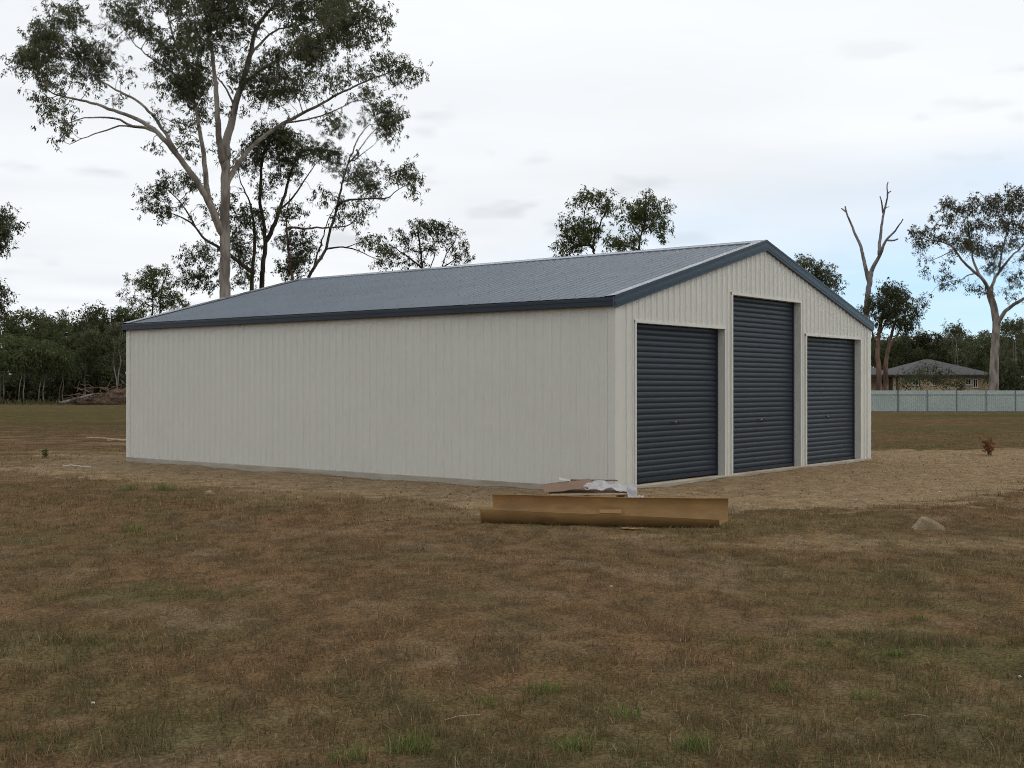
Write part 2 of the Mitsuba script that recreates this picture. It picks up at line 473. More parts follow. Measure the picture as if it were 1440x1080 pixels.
scene['crumb'] = {'type': 'twosided', 'b': {'type': 'diffuse', 'reflectance': VC}}
tag(clods(), 'loose clods and crumbs of soil round the shed', 'dirt', kind='stuff')

# ------------------------------------------------------------------ the shed
SHED = thing('metal_shed', 'cream corrugated steel shed with blue grey roof and three dark roller doors', 'shed')


def sobj(name, mesh, bsdf, parent=SHED, smooth=False):
    return obj(name, xf((np.asarray(mesh[0], float), np.asarray(mesh[1])), M_SHED), bsdf, parent, smooth)


sobj('slab', box(-0.030, W + .030, -0.040, L + .030, -.32, 0, .006), 'concrete')
RIB = [(0, 0), (.070, 0), (.078, .004), (.086, 0), (.120, 0), (.142, .017), (.168, .017), (.19, 0)]


def rib_line(lo, hi, extra=()):
    """(position, height) of the cladding profile from lo to hi."""
    pts = []
    k0 = math.floor(lo / PITCH)
    for k in range(k0, math.ceil(hi / PITCH) + 1):
        pts += [(k * PITCH + s, h) for s, h in RIB[:-1]]
    pts = np.array(pts)
    s = np.unique(np.concatenate([pts[(pts[:, 0] > lo) & (pts[:, 0] < hi), 0], [lo, hi], [e for e in extra if lo < e < hi]]))
    return s, np.interp(s, pts[:, 0], pts[:, 1])


ROOF_T = (APEX - 3.105) / (W / 2 + .06)          # slope of the roof
def roof_z(a):
    return APEX - ROOF_T * abs(a - W / 2)


DOORS = [(0.605, 3.615, 2.725), (3.93, 6.83, 3.385), (7.13, 9.94, 2.715)]


def gable(b, sign, doors, name):
    wl = thing_part(name)
    k, lo = 0, 0.0
    while lo < W - 0.01:
        hi = min(lo + 4 * PITCH, W)
        ov = min(hi + .03, W)
        edges = [e for d in doors for e in (d[0] - 0.02, d[1] + 0.02)]
        s, h = rib_line(lo, ov, edges + [W / 2])
        off = 0.002 * (k % 2)
        mids = (s[1:] + s[:-1]) / 2
        runs, cur = [], []
        quads_v, quads_f = [], []
        for i, m in enumerate(mids):
            zb = 0.002
            for d in doors:
                if d[0] - 0.02 < m < d[1] + 0.02:
                    zb = d[2] + 0.02
            z0, z1 = roof_z(s[i]) - .02, roof_z(s[i + 1]) - .02
            if zb > min(z0, z1) - .02:
                continue
            n = len(quads_v)
            y0, y1 = b + sign * (h[i] + off), b + sign * (h[i + 1] + off)
            quads_v += [(s[i], y0, zb), (s[i + 1], y1, zb), (s[i + 1], y1, z1), (s[i], y0, z0)]
            quads_f.append([n, n + 1, n + 2, n + 3] if sign < 0 else [n + 3, n + 2, n + 1, n])
        if quads_v:
            sobj('panel', join([(quads_v, quads_f)]), 'cream_steel', wl)
        lo, k = hi, k + 1


def thing_part(name):
    return numbered(f'{SHED}__{name}')


def long_wall(a, sign, name):
    wl = thing_part(name)
    k, lo = 0, 0.0
    while lo < L - .01:
        hi = min(lo + 4 * PITCH, L)
        s, h = rib_line(lo, min(hi + .03, L))
        off = 0.002 * (k % 2)
        pts = np.column_stack([a + sign * (h + off), s])
        v, f = sheet(pts, .002, 3.06)
        sobj('panel', (v, f if sign > 0 else f[:, ::-1]), 'cream_steel', wl)
        lo, k = hi, k + 1


gable(0.0, -1, DOORS, 'front_wall')
gable(L, 1, [], 'back_wall')
long_wall(0.0, -1, 'side_wall')
long_wall(W, 1, 'side_wall')


def lathe_strip(path, b0, b1, axis='b'):
    """An open folded strip: the cross-section path, pulled from b0 to b1 along the shed's length."""
    p = np.asarray(path, float)
    n = len(p)
    v = np.vstack([np.column_stack([p[:, 0], np.full(n, b0), p[:, 1]]), np.column_stack([p[:, 0], np.full(n, b1), p[:, 1]])])
    i = np.arange(n - 1)
    return v, np.stack([i, i + n, i + n + 1, i + 1], 1)


# corner flashings, upright folded strips
for (ca, sa, cb, sb) in ((0, -1, 0, -1), (W, 1, 0, -1), (0, -1, L, 1), (W, 1, L, 1)):
    o = .025
    path = [(ca + sa * .002, cb - sb * .13), (ca + sa * o, cb - sb * .12), (ca + sa * o, cb + sb * o), (ca - sa * .17, cb + sb * o), (ca - sa * .18, cb + sb * .002)]
    top = 3.02
    sobj('corner_flashing', sheet(np.array(path), .002, [top, top, top, roof_z(ca - sa * .17) - .07, roof_z(ca - sa * .17) - .07]), 'cream_steel')

# roof sheets: ribs run from eave to ridge
for side in (0, 1):
    rf = thing_part('roof')
    lo, k = -0.05, 0
    while lo < L + .04:
        hi = min(lo + 4 * PITCH, L + .05)
        s, h = rib_line(lo, min(hi + .03, L + .05))
        off = .002 * (k % 2)
        e = (-.075, W + .075)[side]
        rows = np.linspace(e, W / 2, 3)
        n = len(s)
        v = np.vstack([np.column_stack([np.full(n, a), s, roof_z(a) + h * .85 + off]) for a in rows])
        i = (np.arange(2)[:, None] * n + np.arange(n - 1)[None]).ravel()
        f = np.stack([i, i + 1, i + n + 1, i + n], 1)
        sobj('sheet', (v, f if side else f[:, ::-1]), 'roof_steel', rf)
        lo, k = hi, k + 1
    # roof screws on the ribs, one row over each purlin
    hexa = np.vstack([np.column_stack([np.cos(np.arange(6) * np.pi / 3), np.sin(np.arange(6) * np.pi / 3), np.zeros(6)]) * .0145, [[0, 0, .010]]])
    ht = np.array([(j, (j + 1) % 6, 6) for j in range(6)])
    sc = []
    for d in (0.25, 1.15, 2.05, 2.95, 3.85, 4.75):
        a = d - .06 if side == 0 else W + .06 - d
        for kk in range(int(L / PITCH)):
            if kk % 2 == 0:
                sc.append((hexa + [a, kk * PITCH + .1575, roof_z(a) + .026], ht))
    key = sobj('screws', join(sc), 'dark_metal', rf)
    tag(key, kind='stuff')

# ridge cap, barge caps and gutters
rc = [(W / 2 - .171, roof_z(W / 2 - .171) - .003), (W / 2 - .17, roof_z(W / 2 - .17) + .024), (W / 2 - .165, roof_z(W / 2 - .165) + .032), (W / 2 - .02, APEX + .034), (W / 2, APEX + .046), (W / 2 + .02, APEX + .034), (W / 2 + .165, roof_z(W / 2 - .165) + .032), (W / 2 + .17, roof_z(W / 2 - .17) + .024), (W / 2 + .171, roof_z(W / 2 - .171) - .003)]
sobj('ridge_cap', lathe_strip(rc, -.04, L + .04), 'ridge_steel')


def barge(a0, a1, b, out):
    """The folded capping on a sloping gable edge. The section is (outwards, upwards from the roof plane)."""
    sec = [(-.161, -.003), (-.16, .027), (-.155, .036), (-.03, .043), (.046, .045), (.052, .040), (.052, .0), (.046, -.006), (.046, -.055), (.053, -.062), (.053, -.118), (.047, -.124), (.047, -.152), (.054, -.158), (.054, -.168), (.015, -.172)]
    n = len(sec)
    vs = []
    for a in (a0, a1):
        for (u, v) in sec:
            vs.append((a, b + out * u, roof_z(a) + v))
    i = np.arange(n - 1)
    return np.array(vs), np.stack([i, i + 1, i + n + 1, i + n], 1)


for b, out in ((-.012, -1), (L + .012, 1)):
    sobj('barge_cap', barge(-.085, W / 2, b, out), 'trim_steel')
    sobj('barge_cap', barge(W / 2, W + .085, b, out), 'trim_steel')
for side in (0, 1):
    s = -1 if side == 0 else 1
    e = 0.0 if side == 0 else W
    sec = [(.004, 3.115), (.006, 2.972), (.118, 2.968), (.122, 2.976), (.122, 3.004), (.116, 3.010), (.116, 3.046), (.123, 3.052), (.123, 3.098), (.116, 3.106), (.120, 3.122), (.108, 3.124), (.106, 3.112)]
    p = [(e + s * (u + .012), z - .004) for u, z in sec]
    g = sobj('gutter', lathe_strip(p, -.05, L + .05), 'trim_steel')
    for bb in (-.056, L + .05):
        pts = np.array([(e + s * .014, 2.966), (e + s * .138, 2.962), (e + s * .138, 3.120), (e + s * .014, 3.124)])
        sobj('end_cap', box(min(pts[:, 0]), max(pts[:, 0]), bb, bb + .006, 2.962, 3.118), 'trim_steel', g)

# roller doors in their lined openings
REC = 0.140
for di, (d0, d1, dz) in enumerate(DOORS):
    fr = thing_part('door_frame')
    e = .022
    for x, sx in ((d0, -1), (d1, 1)):
        # jamb: a folded flashing, face strip outside and lining inside
        path = np.array([(x + sx * .055, .004), (x + sx * .05, -.032), (x, -.034), (x, -.026), (x + sx * .002, REC + .08)])
        sobj('jamb', sheet(path, -.002, dz), 'cream_steel', fr)
    # the head: dropped lip, soffit
    hp = np.array([(-.004, dz + .05), (-.034, dz + .045), (-.036, dz), (-.028, dz), (.12, dz + .002)])
    n = len(hp)
    v = np.vstack([np.column_stack([np.full(n, d0 - .055), hp]), np.column_stack([np.full(n, d1 + .055), hp])])
    i = np.arange(n - 1)
    sobj('head', (v, np.stack([i, i + 1, i + n + 1, i + n], 1)), 'cream_steel', fr)
    rd = thing_part('roller_door')
    lift = (.035, .006, .004)[di]
    # the curtain, roll-formed with rounded ribs
    step, amp = .0975, .016
    zs, off = [], []
    prof = [(0, .0), (.05, .06), (.10, .5), (.20, .86), (.36, .98), (.52, 1.0), (.68, .98), (.82, .86), (.92, .5), (.97, .1)]
    z = lift + .07
    while z < dz + .12:
        for t, hh in prof:
            zs.append(z + t * step)
            off.append(hh * amp)
        z += step
    zs, off = np.array(zs), np.array(off)
    n = len(zs)
    v = np.vstack([np.column_stack([np.full(n, d0 + .004), REC - off, zs]), np.column_stack([np.full(n, d1 - .004), REC - off, zs])])
    i = np.arange(n - 1)
    sobj('curtain', (v, np.stack([i, i + n, i + n + 1, i + 1], 1)), 'door_steel', rd, smooth=35)
    sobj('bottom_rail', box(d0 + .006, d1 - .006, REC - .024, REC + .01, lift + .02, lift + .068, .003), 'door_steel', rd)
    sobj('weather_strip', box(d0 + .01, d1 - .01, REC - .018, REC + .006, lift - .004, lift + .02), 'black_rubber', rd)
    for x in (d0 + .003, d1 - .053):
        sobj('guide', box(x, x + .05, REC - .032, REC + .03, 0.002, dz + .1, .004), 'door_steel', rd)
    # lift handles and a lock in the middle, about a metre up
    zc, xc = 1.02, (d0 + d1) / 2
    zc = lift + .07 + step * 9 + .05
    for dx in (-.105, .105):
        sobj('handle', join([box(xc + dx - .045, xc + dx + .045, REC - .022, REC - .014, zc - .022, zc + .022, .003), tube([(xc + dx - .035, REC - .016, zc), (xc + dx - .035, REC - .05, zc), (xc + dx + .035, REC - .05, zc), (xc + dx + .035, REC - .016, zc)], [.007] * 4, 6)]), 'dark_metal', rd)
    lk = join([tube([(xc, REC - .010, zc), (xc, REC - .030, zc)], [.014, .012], 10), box(xc - .016, xc + .016, REC - .037, REC - .030, zc - .004, zc + .004, .001)])
    sobj('lock', lk, 'bright_metal', rd)


# ------------------------------------------------------------------ trees
def bark(light, dark, scale=1.0, red=0.0):
    def col(p, n, uv):
        k = fbm(p.x * 3.1 * scale, p.y * 3.1 * scale, p.z * 0.9 * scale, 4)
        g = noise(p.x * 14 * scale, p.y * 14 * scale, p.z * 2.2 * scale)
        c = mix(light, dark, smoothstep(0.38, 0.66, k))
        return c * (0.8 + 0.4 * g)
    return {'type': 'twosided', 'b': {'type': 'diffuse', 'reflectance': proc(col)}}


scene['pale_bark'] = bark((0.270, 0.242, 0.212), (0.135, 0.116, 0.100))
scene['grey_bark'] = bark((0.200, 0.178, 0.150), (0.105, 0.092, 0.078))
scene['dark_bark'] = bark((0.085, 0.070, 0.058), (0.040, 0.033, 0.028))
scene['red_bark'] = bark((0.17, 0.115, 0.085), (0.085, 0.058, 0.045))
scene["dead_wood"] = bark((0.215, 0.198, 0.19), (0.115, 0.102, 0.098))

G_OLIVE = [(0.092, 0.102, 0.054), (0.116, 0.126, 0.070), (0.072, 0.081, 0.044), (0.145, 0.146, 0.096)]
G_DARK = [(0.062, 0.072, 0.036), (0.078, 0.088, 0.044), (0.048, 0.057, 0.030), (0.100, 0.104, 0.062)]
G_FRESH = [(0.094, 0.118, 0.046), (0.074, 0.096, 0.040), (0.118, 0.134, 0.060), (0.062, 0.078, 0.036)]
G_BROWNISH = [(0.096, 0.094, 0.058), (0.078, 0.080, 0.048), (0.118, 0.110, 0.072), (0.064, 0.068, 0.042)]


def smooth_path(P, step):
    P = np.asarray(P, float)
    t = np.r_[0, np.cumsum(np.linalg.norm(np.diff(P, axis=0), axis=1))]
    if len(P) > 2:
        from scipy.interpolate import PchipInterpolator
        f = PchipInterpolator(t, P)
    else:
        def f(u):
            return np.stack([np.interp(u, t, P[:, k]) for k in range(3)], 1)
    n = max(2, int(t[-1] / step) + 1)
    return f(np.linspace(0, t[-1], n))


def grow(limbs, att, step, rng, tip_r, wob=0.25, expo=1.9, iters=90, sides=6, tube_min=0.0):
    """limbs: list of (points, r0, r1). Branches then grow from them towards the points att, each step towards the points that
    have this node as their nearest. Returns {limb number: tube mesh} and the tips."""
    N, par, lim, rad = [], [], [], []
    for li, (P, r0, r1) in enumerate(limbs):
        Q = smooth_path(P, step)
        Q[1:-1] += rng.normal(0, step * .05, Q[1:-1].shape)
        if li == 0:
            prev = -1
        else:
            d = np.linalg.norm(np.array(N) - Q[0], axis=1)
            prev = int(np.argmin(d))
        for j, q in enumerate(Q):
            N.append(q)
            par.append(prev)
            lim.append(li)
            rad.append(r0 + (r1 - r0) * (j / (len(Q) - 1)) ** 0.9)
            prev = len(N) - 1
    n_seed = len(N)
    A = np.array(att) if len(att) else np.zeros((0, 3))
    alive = np.ones(len(A), bool)
    Narr = np.array(N)
    for _ in range(iters):
        if not alive.any():
            break
        d, i = cKDTree(Narr).query(A[alive])
        ia = np.where(alive)[0]
        done = d < step * 1.1
        alive[ia[done]] = False
        ia, i, d = ia[~done], i[~done], d[~done]
        if len(ia) == 0:
            break
        pull = (A[ia] - Narr[i]) / d[:, None]
        S = np.zeros_like(Narr)
        np.add.at(S, i, pull)
        u = np.unique(i)
        D = S[u] / (np.linalg.norm(S[u], axis=1, keepdims=True) + 1e-9)
        p = np.array([par[k] for k in u])
        back = Narr[u] - Narr[np.maximum(p, 0)]
        back /= np.linalg.norm(back, axis=1, keepdims=True) + 1e-9
        D = D + 0.35 * back + rng.normal(0, wob, D.shape)
        D /= np.linalg.norm(D, axis=1, keepdims=True)
        new = Narr[u] + D * step
        dn, _ = cKDTree(Narr).query(new)
        ok = dn > step * .35
        if not ok.any():
            # stuck: free the points that hold it up
            alive[ia] = False
            break
        for k, q in zip(u[ok], new[ok]):
            par.append(int(k))
            lim.append(lim[k])
            N.append(q)
        Narr = np.array(N)
    n = len(Narr)
    par = np.array(par)
    r = np.zeros(n)
    nch = np.zeros(n, int)
    np.add.at(nch, par[par >= 0], 1)
    acc = np.zeros(n)
    for k in range(n - 1, -1, -1):
        r[k] = max(acc[k] ** (1 / expo), tip_r)
        if k < n_seed:
            r[k] = rad[k]
        if par[k] >= 0:
            acc[par[k]] += r[k] ** expo
    for k in range(n_seed, n):
        r[k] = min(r[k], r[par[k]] * (0.86 if par[k] < n_seed else 1.0))
    tips = Narr[(nch == 0) & (np.arange(n) >= n_seed)]
    # chains
    kids = {}
    for k in range(n):
        if par[k] >= 0:
            kids.setdefault(par[k], []).append(k)
    out = {}
    starts = [k for k in range(n) if par[k] < 0]
    while starts:
        k = starts.pop()
        ch, rr = ([Narr[par[k]]], [min(r[par[k]] * .9, r[k] * 1.25)]) if par[k] >= 0 else ([], [])
        li = lim[k]
        while True:
            ch.append(Narr[k])
            rr.append(r[k])
            c = kids.get(k, [])
            if not c:
                break
            same = [q for q in c if q < n_seed and lim[q] == li]
            best = same[0] if same else max(c, key=lambda q: r[q])
            if k < n_seed and best >= n_seed and lim[best] == li and r[best] < .3 * r[k]:
                best = best
            starts += [q for q in c if q != best]
            k = best
        if len(ch) > 1 and max(rr) > tube_min:
            big = max(rr)
            sd = 10 if big > .12 else (6 if big > .04 else 4)
            out.setdefault(li, []).append(tube(ch, rr, sd))
    return {k: join(v) for k, v in out.items()}, tips, Narr[n_seed:]


def leaves(tips, rng, pal, sprigs=4, spread=0.25, per=11, length=0.13, width=0.24, fan=0.06, hang=0.8):
    """Leaves in hanging sprigs round the twig tips: four corners and two triangles each."""
    n = len(tips) * sprigs
    S = np.repeat(tips, sprigs, 0) + rng.normal(0, 1, (n, 3)) * spread * [1, 1, .75]
    C = np.array(pal)[rng.choice(len(pal), n)] * rng.uniform(.75, 1.25, (n, 1))
    out = rng.normal(0, 1, (n, 3)) * [1, 1, .4]
    m = n * per
    P = np.repeat(S, per, 0) + rng.normal(0, fan, (m, 3))
    d = np.repeat(out, per, 0) * .45 + rng.normal(0, .55, (m, 3)) + [0, 0, -hang]
    d /= np.linalg.norm(d, axis=1, keepdims=True)
    s = np.cross(d, rng.normal(0, 1, (m, 3)))
    s /= np.linalg.norm(s, axis=1, keepdims=True) + 1e-9
    l = length * rng.uniform(.6, 1.25, (m, 1))
    w = l * width * .5
    V = np.stack([P, P + d * l * .45 + s * w, P + d * l, P + d * l * .45 - s * w], 1).reshape(-1, 3)
    i = np.arange(m)[:, None] * 4
    F = np.concatenate([i + [[0, 1, 2]], i + [[0, 2, 3]]], 0)
    Cc = np.repeat(C, per, 0) * rng.uniform(.8, 1.2, (m, 1))
    return (V, F), np.repeat(Cc, 4, 0)


def hero(name, label, D, limbs, clumps, seed, bark_mat, pal, cat='tree', group=None, spacing=.40, step=.25, tip_r=.010, grow_r=1.25, wander=.5,
         leaf=None, split=False, tube_min=0.0, deep=1.0, roots=None, extra=1.0, fill=.5):
    """A tree traced from the photograph at the distance D: limbs as [(px, py, dz) ...] with dz metres behind D, first one the trunk,
    clumps of foliage as (px, py, rx, ry)."""
    rng = np.random.default_rng(seed)

    def P(px, py, dz=0.0):
        return np.array([at(px, D + dz), D + dz, hz(py, D + dz)])
    Ls = []
    for li, (pts, r0, r1) in enumerate(limbs):
        pts = [p if len(p) == 3 else (*p, 0.0) for p in pts]
        q = [P(*p) for p in pts]
        if li == 0 or (roots and li in roots):
            q = [np.array([q[0][0], q[0][1], float(ground_z(q[0][0], q[0][1])) - .15]), *q] if q[0][2] > .3 else q
        Ls.append((np.array(q), r0, r1))
    allp = np.vstack([smooth_path(l[0], .5) for l in Ls])
    px = 720 + allp[:, 0] / allp[:, 1] * F_PX
    py = 542 - (allp[:, 2] - EYE) / allp[:, 1] * F_PX
    A, M = [], D / F_PX
    if len(clumps) and fill:
        cl = np.array(clumps, float)
        more = []
        for _ in range(int(fill * len(cl))):
            i = rng.integers(len(cl))
            j = np.argsort(((cl[:, :2] - cl[i, :2]) ** 2).sum(1))[1 + rng.integers(4)]
            t = rng.uniform(.25, .75)
            c = cl[i] * (1 - t) + cl[j] * t
            if np.hypot(*(cl[i, :2] - cl[j, :2])) < 3.2 * c[2]:
                more.append((*(c[:2] + rng.normal(0, .35 * c[2], 2)), c[2] * .8, c[3] * .8))
        clumps = list(clumps) + more
    for (cx, cy, rx, ry) in clumps:
        k = np.argsort((px - cx) ** 2 + (py - cy) ** 2)[:3]
        dist = math.sqrt(((px - cx) ** 2 + (py - cy) ** 2).min()) * M
        dz = allp[k, 1].mean() - D + rng.normal(0, wander * (0.5 + .6 * dist)) * deep
        c = P(cx, cy, dz)
        r = np.array([rx, (rx + ry) / 2 * 1.2, ry]) * M * grow_r
        n = max(2, int(extra * 4.2 * r[0] * r[1] * r[2] / spacing ** 3))
        u = rng.normal(0, 1, (n, 3))
        u /= np.linalg.norm(u, axis=1, keepdims=True)
        A.append(c + u * rng.uniform(0.2, 1, (n, 1)) ** .5 * r)
    A = np.vstack(A) if A else []
    tubes, tips, inner = grow(Ls, A, step, rng, tip_r, tube_min=tube_min)
    key = thing(name, label, cat, group)
    if split:
        for k in sorted(tubes):
            obj('trunk' if k == 0 else 'branch', tubes[k], bark_mat, key, smooth=True)
    else:
        obj('trunk', join(list(tubes.values())), bark_mat, key, smooth=True)
    if len(clumps):
        m, c = leaves(np.vstack([tips, A]), rng, pal, **(leaf or {}))
        obj('crown', m, 'leaf', key, color=c)
    return key


# the tall pale gum behind the shed
BIG_CL = [(85, 22, 18, 14), (105, 18, 14, 12), (65, 45, 18, 14), (72, 60, 16, 12), (45, 85, 18, 14), (30, 88, 9, 8), (60, 75, 14, 12), (58, 100, 14, 12), (72, 107, 14, 10), (80, 68, 12, 10),
          (110, 75, 14, 12), (125, 85, 16, 14), (140, 80, 16, 14), (140, 95, 14, 12), (128, 60, 12, 9), (150, 36, 8, 8), (128, 36, 8, 6), (172, 103, 9, 9), (120, 105, 10, 8), (95, 98, 9, 8), (60, 133, 10, 8), (70, 148, 13, 9),
          (86, 152, 12, 9), (90, 178, 12, 8), (62, 172, 8, 6), (85, 195, 7, 5), (165, 60, 6, 6), (165, 142, 7, 4), (122, 128, 4, 7), (70, 118, 10, 8),
          (165, 10, 14, 10), (180, 22, 14, 10), (188, 32, 16, 10), (203, 42, 16, 11), (217, 42, 9, 7), (228, 62, 9, 10), (240, 75, 15, 14), (260, 60, 16, 14), (275, 85, 15, 14), (225, 95, 11, 9), (240, 105, 13, 11),
          (265, 115, 16, 14), (282, 112, 14, 14), (247, 130, 13, 11), (263, 140, 14, 12), (277, 145, 12, 12), (230, 157, 10, 7), (253, 177, 11, 8), (263, 206, 11, 11), (218, 205, 7, 6), (288, 58, 13, 14), (298, 36, 15, 16),
          (310, 18, 16, 16), (255, 10, 15, 9), (270, 32, 12, 12), (222, 6, 12, 7), (302, 215, 8, 9), (228, 118, 9, 6), (285, 165, 8, 8),
          (330, 14, 15, 14), (345, 36, 14, 12), (372, 18, 9, 7), (312, 66, 11, 14), (332, 97, 11, 10), (387, 85, 15, 9), (367, 100, 15, 11), (355, 116, 14, 10), (405, 20, 13, 10), (422, 22, 14, 10), (440, 14, 15, 11),
          (470, 14, 17, 11), (492, 12, 17, 12), (500, 30, 15, 11), (518, 14, 12, 10), (430, 55, 17, 13), (450, 62, 17, 13), (477, 46, 17, 13), (525, 40, 11, 9), (552, 29, 8, 6), (510, 61, 13, 9), (540, 46, 8, 7),
          (390, 121, 15, 10), (412, 111, 15, 10), (440, 90, 17, 11), (430, 78, 15, 11), (490, 92, 13, 8), (512, 106, 13, 8), (535, 86, 14, 9), (552, 90, 14, 10), (568, 99, 12, 9), (585, 94, 10, 9), (592, 109, 6, 9), (556, 110, 11, 7),
          (372, 131, 15, 9), (395, 136, 15, 9), (420, 130, 14, 9), (455, 120, 13, 9), (480, 114, 12, 8), (498, 132, 12, 8), (520, 142, 13, 8), (468, 28, 12, 10), (405, 60, 10, 7), (412, 38, 10, 7),
          (460, 165, 11, 7), (476, 178, 13, 8), (340, 60, 9, 9), (350, 160, 8, 7), (300, 5, 16, 12), (350, -8, 18, 14), (250, -12, 22, 12), (410, -8, 20, 12), (470, -12, 20, 12), (300, -22, 24, 14), (360, -34, 24, 14), (200, -8, 14, 8), (315, 160, 7, 8)]
BIG_LB = [([(316, 418), (316.5, 360), (316, 311), (317, 267), (317, 240), (318, 215, .2), (319, 195, .3)], .285, .17),
          ([(314, 330), (307, 318, -.2), (298, 293, -.5), (284, 267, -.8), (249, 218, -1.2), (222, 187, -1.4), (196, 169, -1.5), (165, 157, -1.5), (140, 148, -1.4), (118, 142, -1.3), (95, 137, -1.2), (75, 132, -1)], .165, .03),
          ([(249, 218, -1.2), (240, 200, -.9), (222, 172, -.4), (205, 152, 0), (188, 139, .3), (165, 127, .5), (148, 117, .7), (130, 105, .8), (112, 82, .9)], .09, .022),
          ([(210, 179, -1.4), (190, 178, -2), (160, 166, -2.4), (124, 165, -2.8), (100, 172, -3)], .06, .02),
          ([(222, 187, -1.4), (178, 177, -1.9), (140, 186, -2.2), (115, 195, -2.5), (98, 203, -2.6)], .05, .014),
          ([(307, 318, -.2), (299, 293, .6), (291, 267, 1), (287, 222, 1.5), (280, 180, 1.9), (275, 150, 2), (268, 120, 2.1), (262, 92, 2.1), (247, 62, 2), (236, 22, 1.8)], .15, .03),
          ([(275, 150, 2), (262, 120, 2.6), (240, 100, 3), (215, 84, 3.1), (190, 62, 3), (172, 35, 2.8)], .06, .016),
          ([(317, 240), (311, 215, -.4), (307, 180, -.9), (304, 133, -1.2), (300, 89, -1.3), (294, 50, -1.2), (288, 10, -1.0)], .15, .04),
          ([(319, 195, .3), (326, 170, .4), (331, 145, .4), (341, 118, .4), (350, 82, .3), (358, 48, .2), (372, 22, 0), (392, 0, -.2), (400, -25, -.3)], .17, .04),
          ([(317, 262), (329, 240, .8), (347, 214, 1.6), (370, 193, 2.3), (395, 176, 2.8), (424, 160, 3.1), (455, 144, 3.3), (489, 126, 3.3), (520, 112, 3.2), (556, 99, 3.1)], .13, .022),
          ([(341, 118, .4), (365, 100, -.6), (395, 82, -1.6), (430, 66, -2.4), (465, 48, -3), (500, 30, -3.3), (525, 22, -3.4)], .08, .02),
          ([(350, 82, .3), (372, 55, .9), (390, 42, 1.2), (420, 36, 1.6), (455, 20, 2.0)], .06, .018),
          ([(400, 173, 2.9), (440, 166, 2.6), (470, 156, 2.2), (500, 142, 2), (525, 138, 1.8)], .05, .016),
          ([(329, 150, .4), (318, 125, 0), (308, 112, -.2), (296, 98, -.4), (288, 80, -.5)], .05, .012)]
E_LEAF = dict(sprigs=3, spread=.24, per=12, length=.165, width=.26, fan=.05)
hero('gum_tree', 'tall pale trunked gum tree rising behind the left end of the shed roof', 50.0, BIG_LB, BIG_CL, 1, 'pale_bark', G_OLIVE, split=True, leaf=E_LEAF, spacing=.36, extra=.78, fill=1.3, grow_r=1.45, tip_r=.013)

DARK_CL = [(235, 255, 14, 9), (215, 266, 12, 9), (211, 287, 9, 11), (240, 302, 13, 9), (262, 255, 13, 9), (275, 265, 9, 7), (252, 290, 8, 6), (292, 354, 12, 9), (278, 350, 9, 7), (268, 365, 9, 7), (262, 382, 9, 7), (285, 388, 10, 8), (270, 402, 10, 8), (290, 405, 9, 7),
           (335, 340, 10, 14), (342, 300, 14, 10), (360, 305, 12, 10), (372, 266, 12, 9), (340, 362, 10, 10), (328, 315, 9, 9), (382, 196, 24, 16), (362, 214, 17, 13), (345, 232, 12, 10), (402, 192, 15, 13), (411, 216, 11, 11), (408, 228, 9, 8),
           (440, 213, 17, 9), (458, 209, 14, 9), (475, 222, 11, 9), (424, 204, 10, 7), (468, 232, 9, 8), (390, 250, 9, 9), (416, 243, 12, 8), (442, 272, 8, 5), (365, 330, 8, 9), (352, 352, 8, 8), (300, 300, 9, 9), (318, 290, 8, 9), (325, 270, 8, 8), (395, 300, 9, 7), (300, 375, 8, 9), (335, 392, 9, 8), (350, 380, 7, 7)]
DARK_LB = [([(354, 410), (356, 370), (358, 345), (357, 318), (353, 292, .2), (345, 270, .4), (338, 255, .5), (335, 238, .5)], .20, .018),
           ([(368, 405, .8), (370, 372, .8), (373, 345, .8), (370, 310, .8), (366, 288, .6), (367, 250, .5), (368, 225, .4), (376, 204, .3)], .20, .05),
           ([(357, 384), (340, 372, -.4), (326, 360, -.7), (303, 345, -1), (287, 336, -1.3), (274, 318, -1.6), (260, 308, -1.8), (240, 300, -2)], .11, .025),
           ([(274, 318, -1.6), (262, 296, -1.7), (244, 275, -1.6), (228, 262, -1.5)], .05, .016),
           ([(373, 340, .8), (385, 318, 1), (393, 295, 1.2), (402, 270, 1.5), (408, 245, 1.7), (420, 222, 2), (440, 215, 2.2), (462, 212, 2.3)], .12, .02),
           ([(393, 295, 1.2), (410, 280, .6), (425, 258, .2), (440, 236, 0), (456, 218, -.2)], .06, .015),
           ([(287, 336, -1.3), (292, 350, -1.2), (290, 372, -1), (280, 392, -.8)], .03, .012)]
hero('gum_tree', 'dark gum with two black stems just right of the pale trunk', 57.0, DARK_LB, DARK_CL, 2, 'dark_bark', G_DARK, leaf=dict(sprigs=5, spread=.24, per=11, length=.175, width=.26, fan=.055), spacing=.38, roots=(1,))

RED_CL = [(412, 366, 12, 10), (426, 346, 15, 11), (421, 370, 9, 9), (413, 296, 12, 8), (400, 375, 8, 9), (406, 306, 9, 7), (408, 388, 8, 6), (425, 330, 9, 6), (410, 340, 8, 8), (415, 402, 7, 6), (395, 332, 8, 8)]
RED_LB = [([(411, 395), (406, 360), (404, 330), (403, 318), (402, 300, .3), (406, 285, .4), (408, 272, .4)], .20, .015),
          ([(404, 321), (415, 320, -.5), (432, 322, -.8), (450, 320, -1), (470, 320, -1), (487, 318, -1), (500, 308, -1), (510, 298, -1.1)], .07, .02),
          ([(405, 340), (415, 346, .6), (426, 344, .9)], .04, .02)]
hero('gum_tree', 'shorter reddish trunk with drooping dark foliage, between the black stems and the leaning gum', 55.0, RED_LB, RED_CL, 3, 'red_bark', G_DARK, leaf=dict(sprigs=5, spread=.24, per=11, length=.175, width=.26, fan=.055), spacing=.38)

